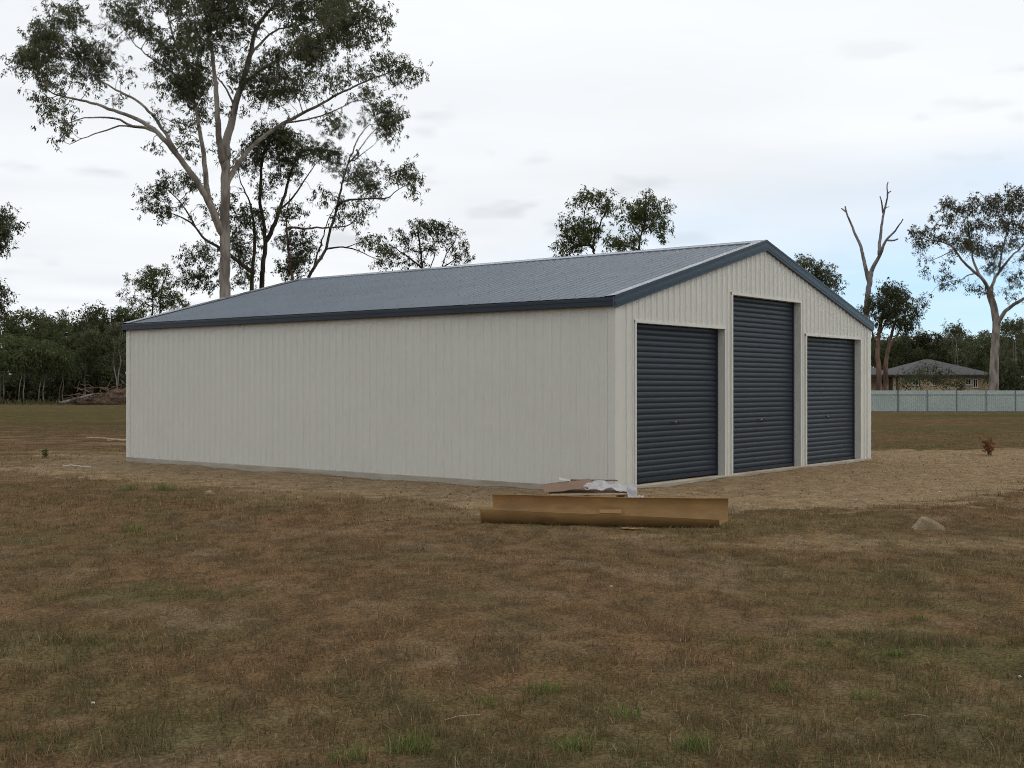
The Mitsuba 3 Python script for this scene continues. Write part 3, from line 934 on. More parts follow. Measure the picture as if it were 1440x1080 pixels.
LEAN_CL = [(500, 240, 15, 10), (517, 240, 12, 9), (486, 247, 9, 7), (505, 260, 13, 8), (521, 270, 13, 8), (532, 262, 11, 8), (550, 248, 11, 8), (566, 245, 13, 12), (581, 256, 8, 12), (586, 270, 5, 6), (570, 236, 9, 7), (480, 285, 10, 9), (477, 305, 8, 8),
           (510, 300, 10, 6), (526, 296, 9, 7), (500, 310, 10, 6), (458, 280, 8, 6), (522, 336, 10, 5), (532, 344, 9, 5), (545, 150, 14, 10), (548, 178, 14, 11), (528, 165, 13, 10), (535, 192, 9, 5), (553, 160, 11, 10), (515, 175, 8, 6), (512, 338, 6, 5), (545, 350, 7, 5), (470, 275, 7, 6), (556, 198, 3, 5)]
LEAN_LB = [([(434, 392), (447, 369, .1), (458, 351, .2), (465, 322, .3), (472, 300, .3), (481, 259, .4), (490, 229, .4), (498, 208, .4), (507, 190, .4), (520, 175, .3)], .13, .02),
           ([(458, 351, .2), (472, 348, -.4), (487, 348, -.8), (514, 357, -1.3), (536, 367, -1.6)], .05, .012),
           ([(487, 348, -.8), (505, 342, -1), (525, 336, -1.2)], .03, .01),
           ([(474, 290, .3), (485, 283, -.3), (500, 280, -.6), (522, 280, -.9), (543, 279, -1.1), (558, 268, -1.2), (575, 258, -1.2)], .06, .014),
           ([(490, 229, .4), (503, 215, 1), (512, 200, 1.3), (528, 182, 1.4), (545, 165, 1.5)], .04, .012),
           ([(498, 226, .5), (520, 208, -.3), (538, 192, -.5)], .025, .01),
           ([(440, 381), (446, 358, .5), (452, 342, .8), (456, 326, 1), (466, 300, 1.2), (476, 285, 1.4)], .05, .015)]
hero('gum_tree', 'thin dark gum leaning to the right beyond the roof ridge', 54.0, LEAN_LB, LEAN_CL, 4, 'dark_bark', G_OLIVE, leaf=dict(sprigs=4, spread=.21, per=11, length=.175, width=.26, fan=.055), spacing=.38)

FLAT_CL = [(590, 318, 14, 9), (600, 322, 13, 9), (610, 331, 11, 9), (575, 330, 9, 7), (563, 343, 10, 9), (550, 353, 11, 8), (541, 350, 7, 6), (545, 366, 10, 7), (565, 370, 9, 7), (553, 328, 9, 6), (585, 371, 8, 5), (580, 352, 7, 5), (624, 320, 11, 8), (635, 325, 9, 7), (641, 332, 7, 5), (627, 343, 8, 5), (655, 343, 7, 7), (645, 353, 7, 5), (655, 365, 7, 6), (640, 370, 8, 5), (596, 345, 8, 5), (540, 374, 7, 4), (606, 352, 5, 5)]
FLAT_LB = [([(594, 392), (594, 375), (592, 358), (590, 340), (588, 325)], .14, .05), ([(600, 392, .5), (606, 376, .5), (612, 352, .6), (608, 335, .6)], .09, .03), ([(620, 392, 1), (624, 368, 1), (632, 350, 1), (640, 340, 1)], .09, .03), ([(594, 378), (575, 362, -.5), (560, 352, -.8), (548, 345, -1)], .07, .02), ([(624, 375, 1), (640, 365, .6), (655, 352, .4)], .05, .02)]
FAR_LEAF = dict(sprigs=4, spread=.26, per=11, length=.22, width=.28, fan=.075)
hero('gum_tree', 'small flat topped gum peeping over the middle of the roof ridge', 78.0, FLAT_LB, FLAT_CL, 5, 'dark_bark', G_DARK, leaf=FAR_LEAF, spacing=.55, step=.35, roots=(1, 2), tip_r=.01)

E1_CL = [(824, 278, 9, 7), (836, 275, 9, 7), (850, 283, 11, 8), (856, 291, 9, 7), (843, 292, 9, 7), (867, 287, 7, 4), (821, 304, 5, 9), (816, 326, 17, 12), (826, 325, 12, 12), (806, 336, 12, 10), (813, 346, 11, 8), (785, 353, 7, 6), (789, 339, 4, 3), (807, 312, 5, 5), (796, 307, 4, 3), (811, 286, 4, 3), (838, 330, 5, 5), (800, 352, 8, 6), (834, 303, 5, 3), (796, 320, 5, 4)]
E1_LB = [([(838, 368), (834, 350), (836, 335), (844, 316), (852, 298), (855, 288)], .14, .04), ([(836, 352), (826, 338, -.5), (820, 322, -.6), (822, 300, -.6), (828, 282, -.6)], .08, .02), ([(834, 345), (815, 345, .6), (800, 340, .8)], .05, .02)]
hero('gum_tree', 'bushy gum behind the roof ridge, left one of a pair', 72.0, E1_LB, E1_CL, 6, 'dark_bark', G_FRESH, leaf=FAR_LEAF, spacing=.5, step=.33, tip_r=.01)
E2_CL = [(910, 267, 7, 5), (909, 276, 8, 5), (902, 283, 9, 6), (885, 292, 7, 6), (885, 303, 9, 7), (899, 297, 11, 9), (913, 296, 13, 11), (934, 286, 7, 5), (931, 297, 8, 7), (924, 308, 11, 11), (910, 310, 13, 11), (927, 321, 9, 9), (920, 328, 7, 6), (936, 334, 5, 4), (881, 317, 9, 7), (892, 330, 9, 7), (871, 308, 5, 5), (868, 342, 13, 7), (878, 342, 14, 7), (889, 342, 11, 7), (858, 348, 7, 5), (898, 312, 9, 8)]
E2_LB = [([(898, 365), (899, 345), (902, 328), (908, 305), (908, 285), (909, 270)], .14, .04), ([(901, 335), (890, 320, .6), (884, 305, .8)], .06, .02), ([(903, 325), (918, 315, -.5), (928, 300, -.6)], .06, .02), ([(898, 352), (882, 346, -.8), (868, 344, -1)], .05, .02)]
hero('gum_tree', 'bushy gum behind the roof ridge, right one of a pair', 74.0, E2_LB, E2_CL, 7, 'dark_bark', G_FRESH, leaf=FAR_LEAF, spacing=.5, step=.33, tip_r=.01)

F_CL = [(1118, 365, 8, 5), (1130, 370, 10, 7), (1137, 375, 11, 8), (1151, 372, 11, 7), (1158, 383, 13, 9), (1165, 391, 11, 9), (1175, 405, 7, 6), (1165, 402, 9, 7), (1146, 385, 14, 9), (1135, 392, 14, 10), (1150, 402, 14, 10), (1172, 414, 6, 5), (1160, 415, 12, 8)]
hero('gum_tree', 'rounded olive tree showing above the right slope of the shed roof', 84.0, [([(1142, 440), (1143, 415), (1146, 395), (1148, 380)], .16, .06), ([(1143, 415), (1158, 400, .5), (1164, 392, .5)], .08, .03)], F_CL, 8, 'dark_bark', G_OLIVE, leaf=FAR_LEAF, spacing=.5, step=.35, tip_r=.01)

hero('dead_tree', 'bare grey dead tree with forked limbs beyond the right side of the shed', 92.0,
     [([(1217, 470), (1219, 430), (1221, 408), (1224, 390), (1225, 382)], .30, .19),
      ([(1222, 396), (1219, 384, .2), (1215, 367, .4), (1211.5, 350, .6), (1203, 330, .8), (1195, 310, 1), (1190, 298, 1.1), (1188.5, 290, 1.1)], .17, .055),
      ([(1225, 383), (1230, 372, -.3), (1237, 360, -.6), (1245, 340, -1), (1257, 327, -1.4), (1265, 316, -1.6), (1270, 308, -1.7)], .17, .04),
      ([(1236.5, 358, -.6), (1237, 345, -.2), (1239, 325, .1), (1243, 298, .4), (1248, 275, .6), (1248, 262, .7), (1249, 256, .7)], .14, .04),
      ([(1242, 300, .4), (1240, 288, .3), (1237.5, 276, .2)], .08, .04), ([(1248, 273, .6), (1251, 270, .8), (1253, 269, .9)], .06, .04), ([(1248, 338, -1.1), (1256, 338, -1.5), (1263, 336, -1.8)], .08, .05),
      ([(1190, 298, 1.1), (1186, 294, 1.2), (1183, 293, 1.2)], .08, .04), ([(1243, 297, .4), (1246, 292, .6), (1250, 291, .8)], .05, .03)], [], 9, 'dead_wood', G_DARK)

H_CL = [(1249, 402, 9, 7), (1242, 407, 9, 7), (1256, 416, 14, 9), (1266, 415, 9, 7), (1242, 423, 16, 10), (1259, 428, 16, 10), (1272, 422, 8, 6), (1277, 439, 9, 8), (1263, 441, 14, 9), (1273, 450, 9, 7), (1278, 459, 9, 7), (1284, 453, 5, 6), (1291, 428, 7, 7), (1225, 430, 10, 6), (1214, 431, 8, 5), (1233, 438, 13, 7), (1247, 452, 10, 7), (1268, 462, 10, 7), (1287, 437, 6, 5), (1255, 408, 8, 6), (1235, 452, 8, 6), (1250, 440, 12, 9)]
hero('gum_tree', 'dark dense gum on twin reddish trunks between the shed and the house', 88.0,
     [([(1236, 552), (1236, 520), (1234, 496), (1236, 470), (1240, 448), (1246, 425), (1249, 408)], .26, .07), ([(1245, 553, .8), (1245, 525, .8), (1248, 498, .8), (1254, 470, .8), (1260, 448, .8), (1264, 425, .8)], .24, .06),
      ([(1234, 490), (1226, 465, -.6), (1222, 440, -.8)], .09, .03), ([(1250, 490, .8), (1262, 470, 1.4), (1272, 450, 1.8), (1280, 435, 2)], .08, .03), ([(1237, 470), (1245, 455, -.6), (1256, 440, -1)], .08, .03)],
     H_CL, 10, 'red_bark', G_DARK, leaf=FAR_LEAF, spacing=.5, step=.35, tip_r=.012, roots=(1,))

I_CL = [(1334, 284, 11, 7), (1345, 293, 13, 9), (1362, 293, 13, 9), (1372, 277, 11, 7), (1391, 282, 13, 9), (1408, 282, 13, 9), (1419, 276, 13, 9), (1436, 275, 12, 9), (1423, 293, 13, 9), (1398, 314, 15, 9), (1415, 320, 15, 9), (1432, 320, 13, 11), (1323, 316, 11, 7), (1340, 305, 11, 7), (1291, 325, 7, 7), (1283, 335, 5, 7), (1293, 346, 7, 5), (1310, 335, 11, 7), (1330, 335, 13, 9),
        (1351, 339, 13, 9), (1366, 346, 11, 9), (1381, 352, 13, 9), (1398, 352, 12, 9), (1415, 348, 13, 9), (1296, 367, 8, 5), (1334, 364, 8, 5), (1325, 386, 9, 5), (1340, 395, 11, 6), (1321, 403, 9, 5), (1306, 418, 7, 4), (1366, 407, 5, 4), (1381, 408, 9, 7), (1385, 378, 9, 7), (1406, 374, 11, 7), (1423, 391, 11, 7), (1434, 388, 8, 8), (1408, 412, 8, 5), (1428, 416, 8, 5), (1312, 300, 6, 5), (1380, 318, 13, 8), (1362, 318, 12, 8),
        (1450, 290, 16, 12), (1470, 310, 16, 14), (1455, 335, 14, 12), (1480, 345, 16, 14), (1460, 365, 14, 10), (1475, 285, 14, 12), (1490, 330, 14, 14), (1450, 405, 10, 7), (1400, 298, 14, 8), (1378, 296, 10, 7), (1445, 355, 12, 9), (1355, 352, 10, 6), (1303, 325, 7, 5), (1299, 382, 4, 4)]
hero('gum_tree', 'large spreading gum with a pale trunk behind the grey fence at the far right', 97.0,
     [([(1397, 565), (1397, 550), (1398, 519), (1399.5, 484), (1401, 463), (1398.5, 437), (1394, 420), (1391, 410)], .40, .26),
      ([(1401, 463), (1409, 444, -.5), (1422, 431, -1), (1440, 420, -1.4), (1462, 408, -1.8), (1480, 385, -2)], .20, .06), ([(1391, 411), (1385, 397, -.5), (1372, 384, -1), (1355, 369, -1.5), (1342, 350, -2), (1325, 340, -2.4), (1305, 338, -2.8)], .16, .03), ([(1372, 384, -1), (1362, 387, -1.6), (1350, 394, -2), (1330, 398, -2.2), (1315, 405, -2.4)], .06, .015),
      ([(1385, 397, -.5), (1370, 370, .4), (1366, 350, .7), (1362, 320, 1), (1360, 300, 1)], .12, .03), ([(1394, 420), (1396, 399, .6), (1406, 382, 1), (1419, 365, 1.3), (1436, 348, 1.6), (1452, 320, 1.8)], .15, .03), ([(1391, 410), (1393, 385, 1), (1396, 360, 1.6), (1398, 330, 2), (1400, 300, 2.2)], .12, .03), ([(1406, 382, 1), (1408, 360, .3), (1414, 335, -.2), (1420, 305, -.5)], .09, .025), ([(1342, 350, -2), (1320, 362, -2.2), (1303, 368, -2.3)], .05, .015)],
     I_CL, 11, 'pale_bark', G_BROWNISH, leaf=dict(sprigs=4, spread=.30, per=11, length=.23, width=.28, fan=.085), spacing=.60, step=.4, tip_r=.012, wander=.6)

J_CL = [(5, 304, 8, 6), (13, 316, 13, 7), (22, 322, 7, 7), (5, 335, 9, 9), (8, 352, 7, 9), (-8, 320, 16, 16), (-24, 310, 18, 16), (-22, 345, 18, 14), (-42, 325, 18, 18), (-40, 355, 18, 12), (4, 410, 11, 9), (-6, 420, 13, 10), (0, 443, 12, 9), (-20, 400, 16, 12), (-30, 430, 18, 14), (-60, 340, 16, 18), (-55, 400, 16, 16), (10, 300, 4, 4)]
hero('gum_tree', 'gum tree cut by the left edge of the photo, two clumps of foliage showing', 72.0, [([(-36, 560), (-36, 500), (-34, 440), (-32, 390), (-28, 340), (-26, 315)], .26, .06), ([(-33, 400), (-18, 370, -.5), (0, 345, -.8), (10, 320, -1)], .09, .02), ([(-34, 440), (-15, 428, .6), (2, 414, .9)], .07, .02), ([(-32, 390), (-48, 360, .8), (-55, 340, 1)], .08, .03)], J_CL, 12, 'dark_bark', G_DARK, leaf=FAR_LEAF, spacing=.5, step=.35, tip_r=.01)

K_CL = [(181, 391, 7, 5), (204, 389, 9, 7), (216, 383, 11, 7), (231, 383, 11, 7), (241, 395, 9, 7), (210, 399, 11, 7), (194, 399, 11, 6), (222, 407, 11, 7), (175, 416, 6, 4), (194, 426, 11, 6), (179, 436, 11, 5), (198, 442, 13, 6), (239, 418, 13, 9), (253, 424, 11, 7), (262, 432, 8, 5), (230, 430, 10, 7), (208, 420, 6, 4)]
hero('gum_tree', 'small open gum with two thin stems at the left corner of the shed roof', 88.0, [([(213, 470), (214, 440), (215, 420), (213, 405), (205, 395)], .12, .05), ([(224, 470, .6), (225, 440, .6), (225, 422, .6), (228, 405, .6), (233, 390, .6)], .12, .04), ([(215, 432), (200, 425, -.6), (188, 418, -.8)], .05, .02), ([(225, 440, .6), (240, 425, 1), (252, 420, 1.2)], .06, .02)], K_CL, 13, 'dark_bark', G_FRESH, leaf=FAR_LEAF, spacing=.5, step=.35, tip_r=.01, roots=(1,))


# trees of the woods: a few kinds, each grown once and set out many times
def template(seed, Ht, R, base, n_cl, pal, bark_mat, trunk_r, stems=1, leaf_n=1.0, squash=.8, bend=.5, leaf_len=.34):
    rng = np.random.default_rng(seed)
    limbs = []
    for k in range(stems):
        x0 = rng.normal(0, .25 * (stems > 1), 2)
        top = rng.normal(0, R * .25, 2)
        pts = [(x0[0], x0[1], -.2)] + [(x0[0] + (top[0] - x0[0]) * t + rng.normal(0, bend * .25), x0[1] + (top[1] - x0[1]) * t + rng.normal(0, bend * .25), Ht * .86 * t) for t in (.2, .4, .62, .82, 1)]
        limbs.append((np.array(pts), trunk_r * (1 if k == 0 else .8), trunk_r * .25))
    A = []
    for k in range(n_cl):
        u = rng.normal(0, 1, 3)
        u /= np.linalg.norm(u)
        u *= rng.uniform(.45, 1) ** .5
        h = (base + (1 - base) * .5) * Ht
        c = np.array([u[0] * R, u[1] * R, h + u[2] * (1 - base) * .5 * Ht])
        r = R * rng.uniform(.20, .36)
        n = max(4, int(13 * r * r * leaf_n))
        v = rng.normal(0, 1, (n, 3))
        v /= np.linalg.norm(v, axis=1, keepdims=True)
        A.append(c + v * rng.uniform(.2, 1, (n, 1)) ** .6 * [r, r, r * squash])
    A = np.vstack(A)
    A = A[A[:, 2] > .25]
    tubes, tips, _ = grow(limbs, A, .5, rng, .014, iters=60)
    m, c = leaves(np.vstack([tips, A]), rng, pal, sprigs=3, spread=.34, per=9, length=leaf_len, width=.34, fan=.15, hang=.6)
    tm = join(list(tubes.values()))
    return dict(trunk=mikit.ply(tm, bark_mat, smooth=True), crown=mikit.ply(m, 'leaf', color=c), mesh=(tm, m, c), H=Ht)


G_WOOD = [(0.080, 0.097, 0.043), (0.102, 0.117, 0.054), (0.063, 0.077, 0.037), (0.122, 0.130, 0.068)]
G_MID = [(0.106, 0.128, 0.054), (0.088, 0.106, 0.047), (0.126, 0.144, 0.066), (0.072, 0.087, 0.042)]
KINDS = dict(
    round=template(31, 9.0, 2.6, .38, 22, G_WOOD, 'dark_bark', .16, 1, 1.0),
    tall=template(32, 10.0, 2.0, .34, 22, G_WOOD, 'dark_bark', .16, 1, 1.0),
    open=template(33, 9.5, 2.4, .45, 17, G_OLIVE, 'pale_bark', .14, 2, .9),
    flat=template(34, 8.5, 2.9, .55, 18, G_DARK, 'dark_bark', .15, 2, 1.0, .6),
    young=template(35, 6.5, 2.0, .36, 20, G_MID, 'grey_bark', .075, 2, .9),
    bush=template(36, 3.0, 1.8, .02, 20, G_DARK, 'dark_bark', .06, 4, .9),
)


def plant(kind, px, D, top, label, name='wood_tree', group=None, rot=None, cat='tree', wide=1.0):
    """One tree of the kind, standing at the distance D on the sight line px, its top at the picture height top."""
    k = KINDS[kind]
    x = at(px, D)
    z = float(ground_z(x, D))
    s = (hz(top, D) - z) / k['H']
    key = thing(name, label, cat, group)
    rot = (px * 37.7 + D * 11.3) % 360 if rot is None else rot
    M = T().translate([x, D, z]).rotate([0, 0, 1], rot).scale([s * wide, s * wide, s])
    for part in ('trunk', 'crown'):
        scene[f'{key}__{part}'] = {**k[part], 'to_world': M}
    return key


LW = [('round', 37, 128, 436, 1.15, 'broad rounded dark crown, first dome of the left wood from the left edge'), ('tall', 76, 131, 429, 1.0, 'pointed dark crown, tallest on the skyline of the left wood'),
      ('tall', 106, 129, 436, .95, 'narrow crown just right of the tallest one in the left wood'), ('tall', 123, 133, 439, .95, 'narrow crown of the left wood, third right of the broad dome'),
      ('flat', 155, 126, 434, 1.0, 'flat topped dark tree of the left wood, nearest the shed corner'), ('round', 8, 130, 446, 1.0, 'dark crown of the left wood at the very left edge of the photo'),
      ('flat', 172, 128, 444, 1.0, 'dark tree half hidden behind the far left corner of the shed'), ('tall', 118, 122, 460, 1.0, 'dark slim tree standing in front of the middle of the left wood'),
      ('round', 142, 121, 463, .9, 'dark slim tree just left of the forked pale stem'), ('tall', 92, 123, 462, 1.0, 'dark slim tree behind the low young tree in the left wood')]
for kind, px, D, top, w, lab in LW:
    plant(kind, px, D, top, lab, wide=w)
for kind, px, D, top, w in [('round', 90, 137, 455, 1.2), ('round', 56, 136, 452, 1.2), ('tall', 22, 138, 456, 1.2), ('round', 138, 138, 456, 1.2), ('round', 165, 139, 454, 1.2)]:
    plant(kind, px, D, top, 'dark tree deeper in the left wood, seen between the trees in front', group='deeper trees of the left wood', wide=w)
LF = [('young', 2, 117, 466, 1.0, 'mid green young tree at the very left edge of the wood'), ('young', 30, 116, 470, 1.0, 'mid green young tree with thin pale stems, second from the left edge'),
      ('young', 58, 117, 475, 1.0, 'mid green young tree with a leaning pale stem in front of the dark wood'), ('young', 86, 118, 486, .9, 'low young tree in front of the middle of the left wood'), ('open', 165, 119, 455, .8, 'open tree with a forked pale stem above the dirt mound'), ('open', 120, 120, 470, .7, 'thin grey stemmed tree between the dirt mound and the young trees'), ('young', -28, 116, 468, 1.0, 'young tree just outside the left edge')]
for kind, px, D, top, w, lab in LF[:-1]:
    plant(kind, px, D, top, lab, 'young_tree' if kind == 'young' else 'wood_tree', wide=w)
# undergrowth at the foot of the wood, and the wood behind that reads as one mass
def mass(spec, name, label, seed):
    rng = np.random.default_rng(seed)
    tv, lv, lc = [], [], []
    for kind, x, y, s, w in spec:
        (tm, lm, c) = KINDS[kind]['mesh']
        M = rotz(rng.uniform(0, 6.28), (x, y, float(ground_z(x, y))))
        M[:3, :3] = M[:3, :3] @ np.diag([s * w, s * w, s])
        tv.append(xf(tm, M))
        half = np.array(lm[1]).reshape(2, -1, 3)
        keep = np.arange(half.shape[1]) % 2 == 0
        vv = np.asarray(lm[0]).reshape(-1, 4, 3)[keep]
        ctr = vv.mean(1, keepdims=True)
        vv = (ctr + (vv - ctr) * 1.35).reshape(-1, 3)
        m = len(vv) // 4
        i = np.arange(m)[:, None] * 4
        lv.append(xf((vv, np.concatenate([i + [[0, 1, 2]], i + [[0, 2, 3]]], 0)), M))
        lc.append(np.asarray(c).reshape(-1, 4, 3)[keep].reshape(-1, 3))
    key = thing(name, label, 'wood', kind='stuff')
    obj('trunks', join(tv), 'dark_bark', key, smooth=True)
    obj('foliage', join(lv), 'leaf', key, color=np.vstack(lc))
    return key


def mass_spec(px0, px1, n, D0, D1, kinds, s0, s1, seed, w=1.2):
    r = np.random.default_rng(seed)
    out = []
    for i in range(n):
        D = r.uniform(D0, D1)
        out.append((kinds[r.integers(len(kinds))], at(px0 + (px1 - px0) * (i + r.uniform(0, 1)) / n, D), D, r.uniform(s0, s1), w))
    return out


mass(mass_spec(-140, 380, 32, 142, 172, ['round', 'tall', 'flat'], .62, .86, 1, 1.4) + mass_spec(-100, 300, 34, 120, 140, ['bush'], .7, 1.2, 2, 1.2), 'woodland', 'dense dark wood behind the single trees on the left', 3)

RW = [('round', 1228, 130, 470, 1.0, 'dark tree right behind the corner of the shed, left of the twin reddish trunks'), ('round', 1255, 133, 478, 1.1, 'dark tree filling in behind the twin reddish trunks'),
      ('flat', 1285, 128, 472, 1.0, 'flat dark crown over the left end of the house roof'), ('flat', 1308, 127, 469, 1.0, 'domed dark crown over the peak of the house roof'),
      ('round', 1330, 132, 480, 1.2, 'dark crown just left of the pale stemmed tree over the house'), ('round', 1368, 130, 481, 1.0, 'dark crown just right of the pale stemmed tree over the house'),
      ('round', 1385, 131, 470, .9, 'dark crown touching the left side of the big pale gum trunk'), ('tall', 1408, 129, 468, 1.0, 'dark crown touching the right side of the big pale gum trunk'),
      ('round', 1430, 126, 452, 1.0, 'dark broad tree above the cream outbuilding at the right edge'), ('tall', 1448, 128, 448, 1.1, 'dark tree cut by the right edge of the photo')]
for kind, px, D, top, w, lab in RW:
    plant(kind, px, D, top, lab, wide=w)
for kind, px, D, top, w in [('round', 1415, 134, 482, 1.2), ('round', 1350, 136, 490, 1.2), ('tall', 1275, 136, 484, 1.2), ('round', 1310, 137, 490, 1.2), ('tall', 1395, 124, 492, .9)]:
    plant(kind, px, D, top, 'dark tree deeper in the wood behind the house, seen between the crowns in front', group='deeper trees behind the house', wide=w)
plant('open', 1345, 124, 456, 'taller tree with a pale stem standing up behind the house roof', wide=.85)
plant('open', 1427, 118, 448, 'open crowned tree with a tan stem at the right edge, above the outbuilding', wide=.8)
mass(mass_spec(1160, 1620, 30, 140, 168, ['round', 'tall', 'flat'], .70, .92, 4, 1.35) + mass_spec(1180, 1560, 26, 122, 140, ['bush'], .8, 1.3, 5, 1.2), 'woodland', 'dense dark wood behind the house and its trees', 6)
KINDS['feathery'] = template(37, 3.4, 2.0, .50, 9, G_DARK, 'dark_bark', .05, 3, .40, .40, .6, .24)
plant('feathery', 1291, 101, 512, 'spreading feathery garden tree in front of the house wall', 'garden_tree', wide=.95, cat='tree')
plant('feathery', 1335, 100, 520, 'dark garden shrub leaning over the fence by the house window', 'garden_shrub', wide=1.0, cat='shrub')
plant('bush', 1415, 101, 510, 'dense dark bush between the pale gum trunk and the cream outbuilding', 'garden_shrub', wide=.72, cat='shrub')
plant('bush', 1425, 103, 530, 'lower dark bush next to the cream outbuilding', 'garden_shrub', wide=.9, cat='shrub')

# ------------------------------------------------------------------ the grey fence
scene['fence_steel'] = steel((0.335, 0.385, 0.355), 0.5, 0.10)
scene['fence_dark'] = steel((0.115, 0.135, 0.14), 0.5, 0.10)
FY, FZ0, FZ1 = 81.0, -.10, 1.28
FEN = thing('boundary_fence', 'long pale grey green steel panel fence across the paddock in front of the house', 'fence')
posts = [1183, 1222] + [1262.5 + 41.3 * i for i in range(-0, 9)]
for i in range(len(posts) - 1):
    x0, x1 = at(posts[i], FY), at(posts[i + 1], FY)
    s, n = [], int((x1 - x0) / .135)
    pts = []
    for k in range(n):
        u = x0 + .03 + (x1 - x0 - .06) * k / n
        q = (x1 - x0 - .06) / n
        pts += [(u, FY), (u + .55 * q, FY), (u + .66 * q, FY - .032), (u + .90 * q, FY - .032)]
    pts.append((x1 - .03, FY))
    z = float(ground_z((x0 + x1) / 2, FY))
    obj('panel', sheet(np.array(pts), z + .02, 1.02), 'fence_steel', FEN)
    obj('top_panel', box(x0 + .03, x1 - .03, FY - .018, FY + .010, 1.055, 1.33, .004), 'fence_steel', FEN)
    obj('rail', box(x0 + .03, x1 - .03, FY - .026, FY + .026, 1.0, 1.058, .004), 'fence_dark', FEN)
    obj('rail', box(x0 + .03, x1 - .03, FY - .030, FY + .026, z - .02, z + .05, .004), 'fence_dark', FEN)
for i, px in enumerate(posts):
    x = at(px, FY)
    w = .055 if i == 2 else .035
    obj('post', box(x - w, x + w, FY - .05 - .01 * (i == 2), FY + .045, -.3, 1.34, .006), 'fence_dark', FEN)

# ------------------------------------------------------------------ the house behind the fence
def brick_col(p, n, uv):
    s = p.x + p.y
    row = dr.floor(p.z / .086)
    c = mikit.cell_rand(s / .24 + 0.5 * (row - 2 * dr.floor(row / 2)), row)
    k = fbm(p.x * .6, p.z * .8, p.y * .6, 3)
    base = mix((0.50, 0.41, 0.28), (0.40, 0.275, 0.19), smoothstep(.35, .9, c))
    return base * (0.85 + 0.3 * k)


def roof_tile_col(p, n, uv):
    r = mikit.cell_rand(p.x / .33, p.y / .33, p.z / .12)
    return mi.Color3f((0.060, 0.058, 0.060)) * (0.8 + 0.4 * r)


scene['house_brick'] = {'type': 'twosided', 'b': {'type': 'diffuse', 'reflectance': proc(brick_col)}}
scene['house_roof'] = plain(proc(roof_tile_col), 0.7, 0.15)
scene['cream_paint'] = plain((0.50, 0.44, 0.32), 0.6)
scene['tan_paint'] = plain((0.32, 0.235, 0.125), 0.6)
scene['dark_door'] = plain((0.03, 0.022, 0.018), 0.5)
scene['window_glass'] = {'type': 'twosided', 'b': {'type': 'principled', 'base_color': rgb((0.012, 0.013, 0.014)), 'roughness': 0.08, 'specular': 0.5}}
scene['white_frame'] = plain((0.62, 0.60, 0.55), 0.5)


def hip(x0, x1, y0, y1, z0, zr, over=.5, th=.16):
    """A hipped roof with eaves, as a closed body over the walls' plan."""
    x0, x1, y0, y1 = x0 - over, x1 + over, y0 - over, y1 + over
    h = (y1 - y0) / 2
    ym = (y0 + y1) / 2
    xa, xb = x0 + min(h, (x1 - x0) / 2 - .3), x1 - min(h, (x1 - x0) / 2 - .3)
    v = [(x0, y0, z0), (x1, y0, z0), (x1, y1, z0), (x0, y1, z0), (x0, y0, z0 + th), (x1, y0, z0 + th), (x1, y1, z0 + th), (x0, y1, z0 + th), (xa, ym, zr), (xb, ym, zr)]
    f = [(0, 2, 1), (0, 3, 2), (0, 1, 5), (0, 5, 4), (1, 2, 6), (1, 6, 5), (2, 3, 7), (2, 7, 6), (3, 0, 4), (3, 4, 7), (4, 5, 9), (4, 9, 8), (5, 6, 9), (6, 7, 8), (6, 8, 9), (7, 4, 8)]
    return np.array(v, float), np.array(f)


HD = 106.0
HO = thing('brick_house', 'low cream brick house with a dark hipped roof behind the grey fence', 'house')
hx = lambda px: at(px, HD)
zw = 2.46
# main wing, recessed porch, left wing
obj('wall', box(hx(1267), hx(1393.5), HD, HD + 9.5, -.3, zw), 'house_brick', HO)
obj('wall', box(hx(1196), hx(1250), HD + 2.2, HD + 9.3, -.3, zw), 'house_brick', HO)
obj('wall', box(hx(1250) + .01, hx(1267) - .01, HD + 3.2, HD + 9.1, -.3, zw - .01), 'cream_paint', HO)
r1 = obj('roof', hip(hx(1267), hx(1393.5), HD, HD + 9.5, zw + .002, hz(505.5, HD + 4.7), .48), 'house_roof', HO)
r2 = obj('roof', hip(hx(1196), hx(1267) - .55, HD + .9, HD + 9.3, zw + .01, hz(511, HD + 5), .48), 'house_roof', HO)
obj('fascia', box(hx(1267) - .50, hx(1393.5) + .50, HD - .56, HD - .485, zw - .03, zw + .15), 'dark_metal', HO)
obj('fascia', box(hx(1196) - .50, hx(1262), HD + .36, HD + .415, zw - .03, zw + .14), 'dark_metal', HO)
obj('porch_post', box(hx(1260.5), hx(1264), HD + .75, HD + 1.0, -.3, zw - .02, .02), 'cream_paint', HO)
obj('porch_post', box(hx(1251.5), hx(1253), HD + .75, HD + 1.0, -.3, zw - .02, .02), 'cream_paint', HO)
obj('door', box(hx(1255), hx(1260), HD + 3.10, HD + 3.19, -.05, 2.1), 'dark_door', HO)
obj('garage_door', box(hx(1220), hx(1246), HD + 2.12, HD + 2.19, -.05, 2.15), 'tan_paint', HO)


